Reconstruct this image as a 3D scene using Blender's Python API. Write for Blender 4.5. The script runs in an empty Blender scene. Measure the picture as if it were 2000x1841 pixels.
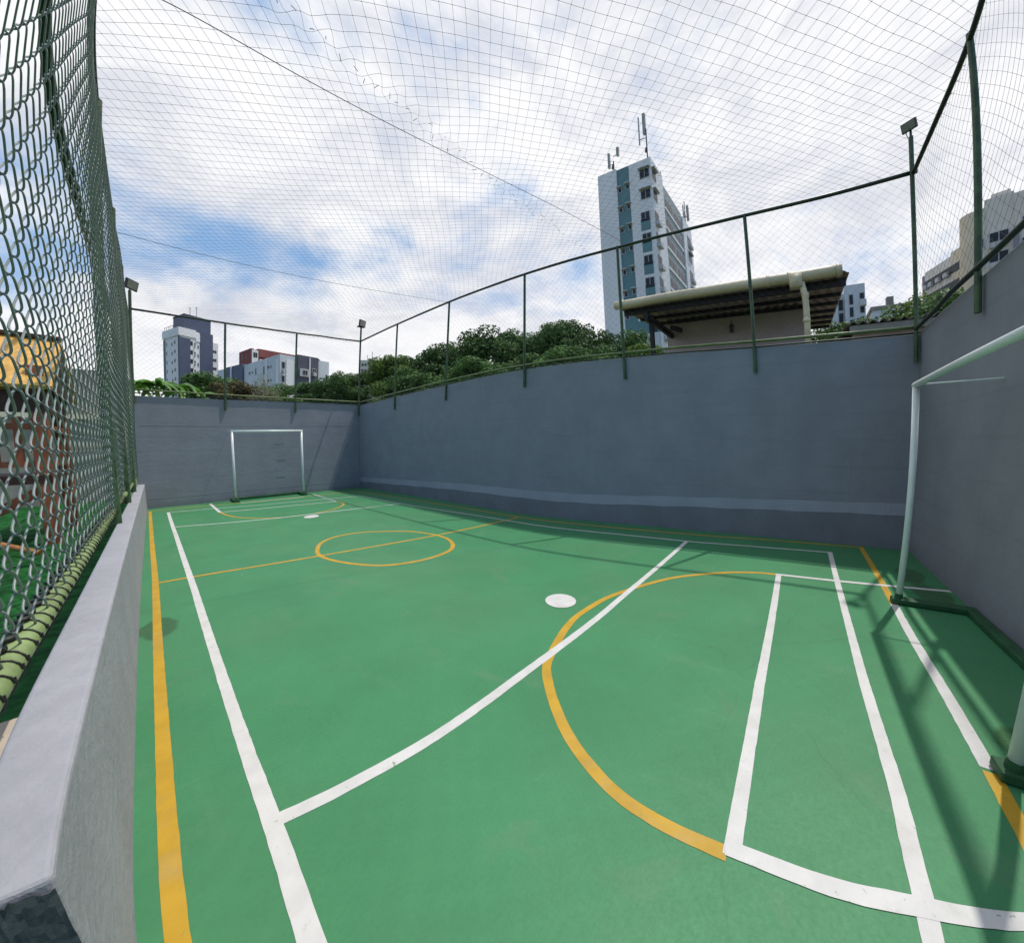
import bpy, math, random
import numpy as np
from mathutils import Vector, Matrix

R = math.radians
SC = bpy.context.scene
COL = SC.collection
rng = np.random.default_rng(7)
random.seed(7)

# ------------------------------------------------------------------ camera (wide stitched phone picture: panoramic lens)
cd = bpy.data.cameras.new('camera')
cam = bpy.data.objects.new('camera', cd)
COL.objects.link(cam)
cd.type = 'PANO'
cd.panorama_type = 'FISHEYE_LENS_POLYNOMIAL'
cd.sensor_fit = 'HORIZONTAL'
cd.sensor_width = 36.0
cd.fisheye_fov = R(178)
cd.fisheye_polynomial_k0 = 0.0
cd.fisheye_polynomial_k1 = -0.06261504747991234
cd.fisheye_polynomial_k2 = -0.003328956263629432
cd.fisheye_polynomial_k3 = 0.0002999930145708689
cd.fisheye_polynomial_k4 = -5.964447699932708e-06
cd.shift_x = -(1060.594 - 1000.0) / 2000.0
cd.shift_y = (930.809 - 920.5) / 2000.0
cd.clip_start = 0.02
cd.clip_end = 3000
yaw, pitch, roll = R(52.65749053640641), -0.0853, -0.0102
m = np.array([[math.cos(yaw), -math.sin(yaw), 0], [0, 0, 1], [math.sin(yaw), math.cos(yaw), 0]])
cp, sp = math.cos(pitch), math.sin(pitch)
m = np.array([[1, 0, 0], [0, cp, -sp], [0, sp, cp]]) @ m
cr, sr = math.cos(roll), math.sin(roll)
m = np.array([[cr, sr, 0], [-sr, cr, 0], [0, 0, 1]]) @ m
cam.matrix_world = Matrix(((m[0][0], m[1][0], -m[2][0], 0.2525), (m[0][1], m[1][1], -m[2][1], 1.6333),
                           (m[0][2], m[1][2], -m[2][2], 1.5), (0, 0, 0, 1)))
SC.camera = cam

# ------------------------------------------------------------------ light
SUN_DIR = Vector((0.405, -0.155, 1.0)).normalized()          # towards the sun
sl = bpy.data.lights.new('sun', 'SUN')
sl.energy = 3.4
sl.angle = R(0.9)
sl.color = (1.0, 0.96, 0.90)
so = bpy.data.objects.new('sun', sl)
COL.objects.link(so)
so.rotation_euler = (-SUN_DIR).to_track_quat('-Z', 'Y').to_euler()
SC.view_settings.view_transform = 'Standard'
SC.view_settings.look = 'None'
SC.view_settings.exposure = 0.0
SC.view_settings.gamma = 1.0
SC.cycles.max_bounces = 6
SC.cycles.diffuse_bounces = 3
SC.cycles.transparent_max_bounces = 8


def azel(az, el):
    a, e = R(az), R(el)
    return (math.sin(a) * math.cos(e), math.cos(a) * math.cos(e), math.sin(e))


W = bpy.data.worlds.new('World')
SC.world = W
W.use_nodes = True
nt = W.node_tree
nt.nodes.clear()


class NG:
    """tiny node-graph helper"""
    def __init__(s, tree): s.t = tree
    def n(s, kind, **kw):
        o = s.t.nodes.new(kind)
        for k, v in kw.items():
            if k.startswith('i_'):
                key = k[2:]
                o.inputs[int(key) if key.isdigit() else key].default_value = v
            else:
                setattr(o, k, v)
        return o
    def l(s, a, b): s.t.links.new(a, b)
    def math(s, op, a, b=None, clamp=False):
        o = s.n('ShaderNodeMath', operation=op); o.use_clamp = clamp
        for i, v in enumerate((a, b)):
            if v is None: continue
            if isinstance(v, (int, float)): o.inputs[i].default_value = v
            else: s.l(v, o.inputs[i])
        return o.outputs[0]
    def ramp(s, fac, a, b, va=0.0, vb=1.0, smooth=True):
        o = s.n('ShaderNodeMapRange'); o.interpolation_type = 'SMOOTHSTEP' if smooth else 'LINEAR'
        s.l(fac, o.inputs[0])
        for i, v in zip((1, 2, 3, 4), (a, b, va, vb)): o.inputs[i].default_value = v
        return o.outputs[0]
    def mix(s, fac, a, b):
        o = s.n('ShaderNodeMix', data_type='RGBA')
        for i, v in ((0, fac), (6, a), (7, b)):
            if isinstance(v, (int, float)): o.inputs[i].default_value = v
            elif isinstance(v, tuple): o.inputs[i].default_value = (*v, 1.0) if len(v) == 3 else v
            else: s.l(v, o.inputs[i])
        return o.outputs[2]
    def noise(s, vec, scale, detail=4, rough=0.55, dist=0.0):
        o = s.n('ShaderNodeTexNoise'); s.l(vec, o.inputs['Vector'])
        o.inputs['Scale'].default_value = scale; o.inputs['Detail'].default_value = detail
        o.inputs['Roughness'].default_value = rough; o.inputs['Distortion'].default_value = dist
        return o.outputs['Fac']
    def mapv(s, vec, scale=(1, 1, 1), loc=(0, 0, 0), rot=(0, 0, 0)):
        o = s.n('ShaderNodeMapping'); s.l(vec, o.inputs[0])
        o.inputs['Scale'].default_value = scale; o.inputs['Location'].default_value = loc; o.inputs['Rotation'].default_value = rot
        return o.outputs[0]


g = NG(nt)
sky = g.n('ShaderNodeTexSky', sky_type='NISHITA', sun_disc=False)
sky.sun_elevation = math.asin(SUN_DIR.z)
sky.sun_rotation = math.atan2(SUN_DIR.x, SUN_DIR.y)
sky.air_density = 1.0
sky.dust_density = 0.6
tc = g.n('ShaderNodeTexCoord')
nrm = g.n('ShaderNodeVectorMath', operation='NORMALIZE'); g.l(tc.outputs['Generated'], nrm.inputs[0])
sep = g.n('ShaderNodeSeparateXYZ'); g.l(nrm.outputs[0], sep.inputs[0])
den = g.math('ADD', g.math('MAXIMUM', sep.outputs[2], 0.0), 0.22)
comb = g.n('ShaderNodeCombineXYZ')
g.l(g.math('DIVIDE', sep.outputs[0], den), comb.inputs[0]); g.l(g.math('DIVIDE', sep.outputs[1], den), comb.inputs[1])
cv = g.mapv(nrm.outputs[0], scale=(1.0, 1.0, 1.9), loc=(0.35, 0.2, 0.1))
n1 = g.noise(cv, 2.0, 9, 0.58, 0.25)
n2 = g.noise(g.mapv(nrm.outputs[0], scale=(1, 1, 1.7), loc=(5, 3, 0)), 6.0, 7, 0.62, 0.3)
dens = g.math('ADD', n1, g.math('MULTIPLY', g.math('SUBTRACT', n2, 0.5), 0.45))
# openings of blue between the clouds
for az_, el_, rad, amt in [(3, 24, 0.20, 0.24), (11, 24, 0.17, 0.20), (19, 24, 0.10, 0.12), (-8, 24, 0.24, 0.26), (-12, 14, 0.20, 0.20), (29, 28, 0.11, 0.10),
                           (54, 36, 0.10, 0.10), (70, 41, 0.14, 0.15), (80, 33, 0.12, 0.12), (10, 62, 0.14, 0.10), (60, 27, 0.10, 0.08),
                           (232, 25, 1.25, 0.60), (300, 30, 0.80, 0.42), (170, 30, 0.75, 0.42)]:  # wide openings behind the camera, out of view, added to lower ambient light
    d = g.n('ShaderNodeVectorMath', operation='DISTANCE'); g.l(nrm.outputs[0], d.inputs[0]); d.inputs[1].default_value = azel(az_, el_)
    dens = g.math('SUBTRACT', dens, g.ramp(d.outputs['Value'], 0.0, rad, amt, 0.0))
dens = g.math('ADD', dens, g.ramp(sep.outputs[2], 0.12, 0.36, 0.16, 0.0))
mask = g.ramp(dens, 0.15, 0.45)
shade = g.noise(g.mapv(nrm.outputs[0], scale=(1, 1, 2.0), loc=(1.5, 7.0, 0)), 4.0, 8, 0.62, 0.5)
ccol = g.mix(g.ramp(shade, 0.32, 0.60), (7.4, 7.6, 8.4), (10.0, 10.0, 10.2))
skyb = g.mix(0.75, sky.outputs[0], (3.1, 5.4, 9.0))
wcol = g.mix(mask, skyb, ccol)
bg = g.n('ShaderNodeBackground'); bg.inputs[1].default_value = 0.1
g.l(wcol, bg.inputs[0])
out = g.n('ShaderNodeOutputWorld'); g.l(bg.outputs[0], out.inputs[0])


# ------------------------------------------------------------------ materials
def mat(name, col, rough=0.6, var=0.10, scale=3.0, bump=0.0, bscale=40.0, spec=0.4, metal=0.0, stretch=(1, 1, 1), tint=None, trans=0.0, objvar=0.0, extra=None):
    mt = bpy.data.materials.new(name); mt.use_nodes = True
    t = mt.node_tree; t.nodes.clear(); q = NG(t)
    tc = q.n('ShaderNodeTexCoord'); v = q.mapv(tc.outputs['Object'], scale=stretch)
    p = q.n('ShaderNodeBsdfPrincipled')
    f = q.noise(v, scale, 5, 0.6)
    lo = tuple(c * (1 - var) for c in col); hi = tuple(min(1, c * (1 + var)) for c in (tint or col))
    c = q.mix(q.ramp(f, 0.3, 0.7), lo, hi)
    if objvar:
        oi = q.n('ShaderNodeObjectInfo')
        hs = q.n('ShaderNodeHueSaturation'); q.l(c, hs.inputs['Color'])
        q.l(q.ramp(oi.outputs['Random'], 0, 1, 1 - objvar, 1 + objvar, False), hs.inputs['Value'])
        c = hs.outputs[0]
    if extra: c = extra(q, tc, c, p)
    q.l(c, p.inputs['Base Color'])
    p.inputs['Roughness'].default_value = rough
    p.inputs['Specular IOR Level'].default_value = spec
    p.inputs['Metallic'].default_value = metal
    if bump:
        b = q.n('ShaderNodeBump'); b.inputs['Strength'].default_value = bump; b.inputs['Distance'].default_value = 0.02
        q.l(q.noise(v, bscale, 6, 0.65), b.inputs['Height']); q.l(b.outputs[0], p.inputs['Normal'])
    o = q.n('ShaderNodeOutputMaterial')
    if trans:
        tr = q.n('ShaderNodeBsdfTranslucent'); q.l(c, tr.inputs[0])
        mx = q.n('ShaderNodeMixShader'); mx.inputs[0].default_value = trans
        q.l(p.outputs[0], mx.inputs[1]); q.l(tr.outputs[0], mx.inputs[2]); q.l(mx.outputs[0], o.inputs[0])
    else:
        q.l(p.outputs[0], o.inputs[0])
    return mt


def floor_extra(q, tc, c, p):
    v = tc.outputs['Object']
    big = q.noise(v, 0.55, 5, 0.6, 0.4)
    c = q.mix(q.ramp(big, 0.42, 0.70, 0.0, 0.35), c, (0.090, 0.205, 0.095))
    dust = q.noise(q.mapv(v, scale=(1, 0.35, 1), rot=(0, 0, 0.6)), 3.2, 7, 0.66, 0.3)
    c = q.mix(q.ramp(dust, 0.52, 0.78, 0.0, 0.38), c, (0.100, 0.240, 0.130))
    fine = q.noise(v, 55, 4, 0.7)
    c = q.mix(q.ramp(fine, 0.40, 0.75, 0.0, 0.18), c, (0.04, 0.11, 0.06))
    scuff = q.noise(q.mapv(v, scale=(0.5, 5.0, 1), rot=(0, 0, 0.9)), 2.6, 7, 0.7, 0.6)
    c = q.mix(q.ramp(scuff, 0.60, 0.74, 0.0, 0.22), c, (0.16, 0.28, 0.19))
    scuff2 = q.noise(q.mapv(v, scale=(4.0, 0.6, 1), rot=(0, 0, -0.35), loc=(3, 1, 0)), 2.2, 7, 0.7, 0.5)
    c = q.mix(q.ramp(scuff2, 0.60, 0.76, 0.0, 0.25), c, (0.035, 0.13, 0.06))
    blot = q.noise(q.mapv(v, loc=(9, 2, 0)), 1.9, 4, 0.55, 0.8)
    c = q.mix(q.ramp(blot, 0.60, 0.68, 0.0, 0.16), c, (0.14, 0.20, 0.13))
    # hairline cracks
    vd = q.n('ShaderNodeVectorMath', operation='ADD'); q.l(v, vd.inputs[0])
    nn = q.n('ShaderNodeTexNoise'); q.l(v, nn.inputs['Vector']); nn.inputs['Scale'].default_value = 0.6; nn.inputs['Detail'].default_value = 7
    q.l(nn.outputs['Color'], vd.inputs[1])
    vo = q.n('ShaderNodeTexVoronoi', feature='DISTANCE_TO_EDGE'); q.l(vd.outputs[0], vo.inputs['Vector']); vo.inputs['Scale'].default_value = 0.30
    crack = q.math('MULTIPLY', q.ramp(vo.outputs['Distance'], 0.0, 0.0028, 1.0, 0.0), q.ramp(q.noise(v, 1.6, 3), 0.40, 0.62))
    c = q.mix(q.math('MULTIPLY', crack, 0.28), c, (0.03, 0.09, 0.05))
    # scattered pale chips
    v2 = q.n('ShaderNodeTexVoronoi', feature='F1'); q.l(v, v2.inputs['Vector']); v2.inputs['Scale'].default_value = 1.35
    chip = q.math('MULTIPLY', q.ramp(v2.outputs['Distance'], 0.008, 0.014, 1.0, 0.0), 1.0)
    c = q.mix(chip, c, (0.5, 0.55, 0.5))
    # damp patches by the near goal; darker, smoother spot beside the low wall
    wob = q.n('ShaderNodeTexNoise'); q.l(v, wob.inputs['Vector']); wob.inputs['Scale'].default_value = 3.5; wob.inputs['Detail'].default_value = 3
    vw = q.n('ShaderNodeVectorMath', operation='MULTIPLY_ADD'); q.l(wob.outputs['Color'], vw.inputs[0]); vw.inputs[1].default_value = (0.16, 0.16, 0); q.l(v, vw.inputs[2])
    dark_spots = None
    for (x, y, rx, ry) in [(0.13, 5.78, 0.14, 0.26), (4.95, 0.22, 0.30, 0.17), (5.55, 0.28, 0.34, 0.15), (2.62, 0.42, 0.24, 0.13)]:
        mp = q.mapv(vw.outputs[0], scale=(1 / rx, 1 / ry, 0), loc=(-(x + 0.08) / rx, -(y + 0.08) / ry, 0))
        ln = q.n('ShaderNodeVectorMath', operation='LENGTH'); q.l(mp, ln.inputs[0])
        w_ = q.ramp(ln.outputs['Value'], 0.85, 1.08, 1.0, 0.0)
        dark_spots = w_ if dark_spots is None else q.math('MAXIMUM', dark_spots, w_)
    c = q.mix(q.math('MULTIPLY', dark_spots, 0.85), c, (0.035, 0.10, 0.035))
    q.l(q.math('SUBTRACT', q.ramp(fine, 0.3, 0.7, 0.50, 0.62), q.math('MULTIPLY', dark_spots, 0.25)), p.inputs['Roughness'])
    return c


def wall_extra(q, tc, c, p):
    v = tc.outputs['Object']
    s1 = q.noise(q.mapv(v, scale=(0.5, 0.5, 3.0)), 2.2, 6, 0.6, 0.3)
    c = q.mix(q.ramp(s1, 0.45, 0.75, 0, 0.35), c, (0.205, 0.214, 0.245))
    s2 = q.noise(q.mapv(v, scale=(1, 1, 0.25)), 5.0, 5, 0.7)
    c = q.mix(q.ramp(s2, 0.55, 0.8, 0, 0.16), c, (0.285, 0.297, 0.335))
    drip = q.noise(q.mapv(v, scale=(9, 9, 0.35)), 1.3, 5, 0.6)
    c = q.mix(q.ramp(drip, 0.58, 0.75, 0, 0.20), c, (0.175, 0.185, 0.210))
    ball = q.n('ShaderNodeTexVoronoi', feature='F1'); q.l(v, ball.inputs['Vector']); ball.inputs['Scale'].default_value = 1.1
    c = q.mix(q.math('MULTIPLY', q.ramp(ball.outputs['Distance'], 0.05, 0.12, 0.14, 0.0), q.ramp(q.noise(v, 20, 3), 0.4, 0.7)), c, (0.12, 0.13, 0.14))
    sp = q.n('ShaderNodeSeparateXYZ'); q.l(v, sp.inputs[0])
    grime = q.math('ADD', sp.outputs[2], q.math('MULTIPLY', q.noise(v, 4, 5, 0.7), -0.30))
    c = q.mix(q.ramp(grime, -0.15, 0.10, 0.35, 0.0), c, (0.105, 0.115, 0.110))
    # trowel marks and block courses under the paint
    co = q.math('FRACT', q.math('DIVIDE', q.math('ADD', sp.outputs[2], q.math('MULTIPLY', q.noise(v, 1.5, 3), 0.04)), 0.40))
    cg = q.math('MULTIPLY', q.ramp(q.math('ABSOLUTE', q.math('SUBTRACT', co, 0.5)), 0.40, 0.5, 0.0, 1.0), q.ramp(q.noise(q.mapv(v, loc=(4, 4, 0)), 0.9, 3), 0.35, 0.6))
    h = q.math('SUBTRACT', q.math('MULTIPLY', q.noise(q.mapv(v, scale=(1, 1, 1.6)), 6.5, 6, 0.62, 0.5), 0.8), q.math('MULTIPLY', cg, 0.12))
    b = q.n('ShaderNodeBump'); b.inputs['Strength'].default_value = 0.30; b.inputs['Distance'].default_value = 0.02
    q.l(h, b.inputs['Height']); q.l(b.outputs[0], p.inputs['Normal'])
    c = q.mix(q.math('MULTIPLY', cg, 0.12), c, (0.13, 0.14, 0.155))
    return c


def low_extra(q, tc, c, p):
    v = tc.outputs['Object']
    a = q.noise(v, 3.5, 7, 0.68, 0.5)
    c = q.mix(q.ramp(a, 0.52, 0.74, 0, 0.35), c, (0.235, 0.225, 0.235))
    d = q.noise(q.mapv(v, scale=(1, 1, 0.12)), 7.0, 5, 0.65)
    c = q.mix(q.ramp(d, 0.55, 0.75, 0, 0.25), c, (0.225, 0.235, 0.25))
    e = q.noise(v, 24, 5, 0.7)
    return q.mix(q.ramp(e, 0.66, 0.72, 0, 0.5), c, (0.20, 0.195, 0.20))


def line_extra(q, tc, c, p):
    v = tc.outputs['Object']
    w = q.noise(v, 9, 6, 0.7)
    c = q.mix(q.ramp(w, 0.55, 0.78, 0.0, 0.30), c, (0.26, 0.30, 0.22))
    ch = q.noise(v, 30, 7, 0.72, 0.4)
    c = q.mix(q.ramp(ch, 0.63, 0.68, 0.0, 0.75), c, (0.075, 0.20, 0.10))
    st_ = q.noise(q.mapv(v, loc=(2, 7, 0)), 2.3, 6, 0.65, 0.5)
    c = q.mix(q.ramp(st_, 0.52, 0.75, 0.0, 0.28), c, (0.30, 0.28, 0.22))
    return c


M = {}
M['floor'] = mat('court_paint', (0.048, 0.208, 0.088), 0.55, 0.07, 1.3, 0.12, 90, spec=0.3, extra=floor_extra)
M['white_line'] = mat('white_line_paint', (0.56, 0.55, 0.53), 0.6, 0.06, 6, 0.08, 80, extra=line_extra)
M['yellow_line'] = mat('yellow_line_paint', (0.46, 0.27, 0.018), 0.6, 0.10, 5, 0.08, 80, extra=line_extra)
M['wall'] = mat('grey_wall_paint', (0.238, 0.247, 0.285), 0.75, 0.07, 1.6, 0.0, 26, spec=0.25, extra=wall_extra)
M['band'] = mat('pale_band', (0.325, 0.337, 0.392), 0.75, 0.06, 2, 0.3, 26, spec=0.25)
M['plinth'] = mat('dark_base_paint', (0.180, 0.188, 0.212), 0.75, 0.08, 2, 0.3, 26, spec=0.25)
M['lowwall'] = mat('low_wall_paint', (0.325, 0.326, 0.360), 0.75, 0.07, 2.5, 0.4, 22, spec=0.25, extra=low_extra)
M['patchp'] = mat('faint_patch_paint', (0.190, 0.208, 0.230), 0.75, 0.08, 2, 0.3, 26, spec=0.25)
M['rawend'] = mat('raw_concrete', (0.058, 0.078, 0.084), 0.9, 0.2, 9, 0.22, 30, spec=0.2)
M['cream_slab'] = mat('cream_slab', (0.44, 0.36, 0.27), 0.8, 0.10, 5, 0.2, 40)
M['green_pipe'] = mat('green_pipe_paint', (0.030, 0.066, 0.030), 0.42, 0.3, 7, 0.1, 60, tint=(0.045, 0.085, 0.035))
M['dark_pipe'] = mat('dark_pipe_paint', (0.022, 0.035, 0.024), 0.45, 0.3, 7, 0.1, 60)
M['pale_pipe'] = mat('pale_green_pipe', (0.215, 0.285, 0.115), 0.42, 0.18, 9, 0.1, 60)
M['olive_pipe'] = mat('olive_pipe', (0.115, 0.155, 0.055), 0.45, 0.25, 9, 0.1, 60)
M['wire'] = mat('coated_wire', (0.185, 0.220, 0.205), 0.38, 0.18, 12, spec=0.5)
M['tie'] = mat('tie_wire', (0.02, 0.02, 0.02), 0.5, 0.2, 9)
M['thread'] = mat('net_thread', (0.06, 0.065, 0.07), 0.7, 0.15, 6, spec=0.2)
M['side_thread'] = mat('side_net_thread', (0.08, 0.09, 0.088), 0.7, 0.15, 6, spec=0.2)
M['cable'] = mat('steel_cable', (0.05, 0.05, 0.055), 0.5, 0.2, 20)
M['goal_white'] = mat('white_enamel', (0.66, 0.70, 0.69), 0.32, 0.05, 4, spec=0.5)
M['goal_green'] = mat('goal_base_paint', (0.022, 0.085, 0.035), 0.5, 0.2, 6, 0.15, 50)
M['turf'] = mat('turf_blades', (0.012, 0.10, 0.022), 0.8, 0.4, 8, 1.0, 220, spec=0.15, tint=(0.02, 0.15, 0.03))
M['soil'] = mat('soil', (0.12, 0.10, 0.06), 0.95, 0.3, 0.6, 0.3, 8, tint=(0.07, 0.11, 0.03))
M['leaf'] = mat('leaves', (0.048, 0.108, 0.030), 0.6, 0.35, 0.9, spec=0.15, tint=(0.086, 0.165, 0.046), trans=0.22, objvar=0.25)
M['leaf_bright'] = mat('bright_leaves', (0.068, 0.135, 0.022), 0.6, 0.3, 0.9, spec=0.15, tint=(0.10, 0.165, 0.03), trans=0.3, objvar=0.2)
M['leaf_dry'] = mat('dry_leaves', (0.115, 0.10, 0.045), 0.6, 0.3, 1.5, spec=0.2, trans=0.25)
M['leaf_pale'] = mat('pale_leaves', (0.25, 0.26, 0.17), 0.6, 0.25, 1.5, spec=0.2, trans=0.2)
M['leaf_tropic'] = mat('tropical_leaves', (0.07, 0.20, 0.02), 0.35, 0.3, 1.5, spec=0.5, tint=(0.12, 0.29, 0.03), trans=0.35)
M['bark'] = mat('bark', (0.10, 0.08, 0.06), 0.9, 0.3, 6, 0.5, 30)
M['stem'] = mat('green_stem', (0.30, 0.38, 0.10), 0.5, 0.2, 6)
M['white_b'] = mat('white_render', (0.68, 0.69, 0.72), 0.8, 0.06, 0.25, stretch=(1, 1, 0.3))
M['white_b2'] = mat('cool_white_render', (0.52, 0.56, 0.62), 0.8, 0.07, 0.3, stretch=(1, 1, 0.3))
M['teal'] = mat('teal_render', (0.105, 0.215, 0.245), 0.8, 0.08, 0.3)
M['greygreen'] = mat('grey_green_render', (0.30, 0.35, 0.36), 0.8, 0.08, 0.3)
M['navy'] = mat('navy_tiles', (0.060, 0.082, 0.145), 0.5, 0.10, 0.4)
M['dark_b'] = mat('dark_grey_render', (0.075, 0.080, 0.115), 0.7, 0.1, 0.4)
M['slate'] = mat('slate_blue_render', (0.085, 0.105, 0.165), 0.7, 0.1, 0.4)
M['red_b'] = mat('red_tiles', (0.22, 0.062, 0.062), 0.7, 0.1, 0.4)
M['beige'] = mat('beige_render', (0.60, 0.53, 0.42), 0.8, 0.07, 0.3)
M['beige2'] = mat('pale_stone_render', (0.60, 0.57, 0.54), 0.8, 0.07, 0.3)
M['cream_b'] = mat('cream_render', (0.58, 0.55, 0.48), 0.8, 0.07, 0.3)
M['purple'] = mat('mauve_render', (0.22, 0.21, 0.27), 0.8, 0.07, 0.3)
M['glass'] = mat('window_glass', (0.020, 0.024, 0.032), 0.3, 0.3, 2, spec=0.25)
M['frame'] = mat('window_frame', (0.42, 0.43, 0.45), 0.5, 0.1, 3)
M['antenna'] = mat('antenna_panel', (0.30, 0.31, 0.32), 0.5, 0.1, 3)
M['steel'] = mat('dark_steel', (0.05, 0.05, 0.055), 0.5, 0.2, 4)
M['gutter'] = mat('cream_pvc', (0.60, 0.52, 0.36), 0.5, 0.14, 1.6, stretch=(1, 0.5, 2))
M['beam'] = mat('dark_stained_timber', (0.014, 0.012, 0.018), 0.6, 0.3, 5)
M['sheet'] = mat('fibre_cement_sheet', (0.42, 0.31, 0.30), 0.85, 0.2, 2, tint=(0.46, 0.38, 0.37))
M['old_sheet'] = mat('weathered_sheet', (0.16, 0.145, 0.125), 0.95, 0.35, 3, 0.4, 20)
M['mauve_wall'] = mat('mauve_plaster', (0.47, 0.40, 0.43), 0.85, 0.06, 1.5, 0.15, 20)
M['pink_wall'] = mat('pinkish_plaster', (0.34, 0.25, 0.23), 0.85, 0.12, 2.5, 0.2, 20)
M['lamp_body'] = mat('lamp_housing', (0.035, 0.035, 0.04), 0.45, 0.15, 5)
M['lamp_glass'] = mat('lamp_lens', (0.22, 0.22, 0.20), 0.15, 0.1, 5, spec=0.6)
M['redwood'] = mat('red_timber', (0.27, 0.075, 0.030), 0.5, 0.35, 6, 0.2, 30, stretch=(1, 1, 0.3))
M['darkwood'] = mat('dark_timber', (0.055, 0.018, 0.012), 0.55, 0.3, 6)
M['yellow_panel'] = mat('amber_plywood', (0.68, 0.38, 0.09), 0.55, 0.12, 2.5, stretch=(1, 1, 3))
M['orangepole'] = mat('orange_pole', (0.42, 0.18, 0.06), 0.45, 0.2, 5)
M['bluepl'] = mat('blue_plastic', (0.08, 0.33, 0.48), 0.35, 0.1, 4)
M['conc'] = mat('grey_concrete', (0.235, 0.225, 0.205), 0.9, 0.16, 1.2, 0.3, 20)
M['conc_lo'] = mat('grey_beige_plaster', (0.30, 0.275, 0.245), 0.9, 0.12, 1.2, 0.3, 20)
M['cream_edge'] = mat('cream_ledge', (0.72, 0.66, 0.50), 0.7, 0.05, 2)


# ------------------------------------------------------------------ mesh builders
class MB:
    def __init__(s): s.v = []; s.f = []; s.n = 0; s.mi = []
    def add(s, v, f, mi=0):
        v = np.asarray(v, float).reshape(-1, 3); s.v.append(v)
        for q in f: s.f.append(tuple(i + s.n for i in q)); s.mi.append(mi)
        s.n += len(v); return s
    def box(s, a, b, mi=0):
        (x0, y0, z0), (x1, y1, z1) = a, b
        v = [(x0, y0, z0), (x1, y0, z0), (x1, y1, z0), (x0, y1, z0), (x0, y0, z1), (x1, y0, z1), (x1, y1, z1), (x0, y1, z1)]
        return s.add(v, [(0, 3, 2, 1), (4, 5, 6, 7), (0, 1, 5, 4), (1, 2, 6, 5), (2, 3, 7, 6), (3, 0, 4, 7)], mi)
    def obox(s, c, ax, ay, az, mi=0):
        c, ax, ay, az = (np.array(t, float) for t in (c, ax, ay, az))
        v = [c + i * ax + j * ay + k * az for k in (-1, 1) for i, j in ((-1, -1), (1, -1), (1, 1), (-1, 1))]
        return s.add(v, [(0, 3, 2, 1), (4, 5, 6, 7), (0, 1, 5, 4), (1, 2, 6, 5), (2, 3, 7, 6), (3, 0, 4, 7)], mi)
    def tube(s, pts, r, n=10, mi=0, caps=True):
        pts = np.asarray(pts, float); N = len(pts)
        rad = np.full(N, r) if np.isscalar(r) else np.asarray(r, float)
        t = np.gradient(pts, axis=0); t /= np.linalg.norm(t, axis=1)[:, None] + 1e-12
        ref = np.array([0, 0, 1.0]) if abs(t[:, 2]).mean() < 0.8 else np.array([1.0, 0, 0])
        a = np.cross(t, ref); a /= np.linalg.norm(a, axis=1)[:, None] + 1e-12
        b = np.cross(t, a)
        an = np.linspace(0, 2 * np.pi, n, endpoint=False)
        v = pts[:, None, :] + rad[:, None, None] * (np.cos(an)[None, :, None] * a[:, None, :] + np.sin(an)[None, :, None] * b[:, None, :])
        f = []
        for i in range(N - 1):
            for j in range(n):
                k = (j + 1) % n
                f.append((i * n + j, i * n + k, (i + 1) * n + k, (i + 1) * n + j))
        if caps: f += [tuple(range(n))[::-1], tuple((N - 1) * n + j for j in range(n))]
        return s.add(v.reshape(-1, 3), f, mi)
    def ribbon(s, pts, w, z, closed=False, mi=0):
        p = np.asarray(pts, float)
        if closed: t = np.roll(p, -1, 0) - np.roll(p, 1, 0)
        else: t = np.gradient(p, axis=0)
        t /= np.linalg.norm(t, axis=1)[:, None]
        nrm_ = np.stack([-t[:, 1], t[:, 0]], 1) * w / 2
        j1 = 1 + rng.normal(0, 0.022, (len(p), 1)); j2 = 1 + rng.normal(0, 0.022, (len(p), 1))
        L = np.c_[p + nrm_ * j1, np.full(len(p), z)]; Rr = np.c_[p - nrm_ * j2, np.full(len(p), z)]
        N = len(p); f = []
        for i in range(N if closed else N - 1):
            k = (i + 1) % N
            f.append((i, i + N, k + N, k))
        return s.add(np.r_[L, Rr], f, mi)
    def mesh(s, name, mats, off=(0, 0, 0), smooth=False):
        me = bpy.data.meshes.new(name)
        v = np.concatenate(s.v) - np.array(off, float)
        me.from_pydata(v.tolist(), [], s.f); me.update()
        for mm in (mats if isinstance(mats, (list, tuple)) else [mats]): me.materials.append(mm)
        if any(s.mi): me.polygons.foreach_set('material_index', s.mi)
        if smooth: me.polygons.foreach_set('use_smooth', [True] * len(me.polygons))
        return me


def wires_mesh(name, V, sides, rad, material, refs=(0.31, 0.2, 0.93), extra=None):
    """V: list of (N,3) polylines -> thin tubes, built with numpy"""
    vs, fs, base = [], [], 0
    ref = np.array(refs)
    for p in V:
        p = np.asarray(p, float); N = len(p)
        t = np.gradient(p, axis=0); t /= np.linalg.norm(t, axis=1)[:, None] + 1e-12
        a = np.cross(t, ref); a /= np.linalg.norm(a, axis=1)[:, None] + 1e-12
        b = np.cross(t, a)
        an = np.linspace(0, 2 * np.pi, sides, endpoint=False)
        v = p[:, None] + rad * (np.cos(an)[None, :, None] * a[:, None] + np.sin(an)[None, :, None] * b[:, None])
        i = np.arange(N - 1)[:, None] * sides; j = np.arange(sides)[None]; k = (j + 1) % sides
        f = np.stack([i + j, i + k, i + sides + k, i + sides + j], -1).reshape(-1, 4) + base
        vs.append(v.reshape(-1, 3)); fs.append(f); base += N * sides
    if extra is not None:
        ev, ef = extra; vs.append(ev); fs.append(ef + base)
    v = np.concatenate(vs); f = np.concatenate(fs)
    return quads_mesh(name, v, f, material)


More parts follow.
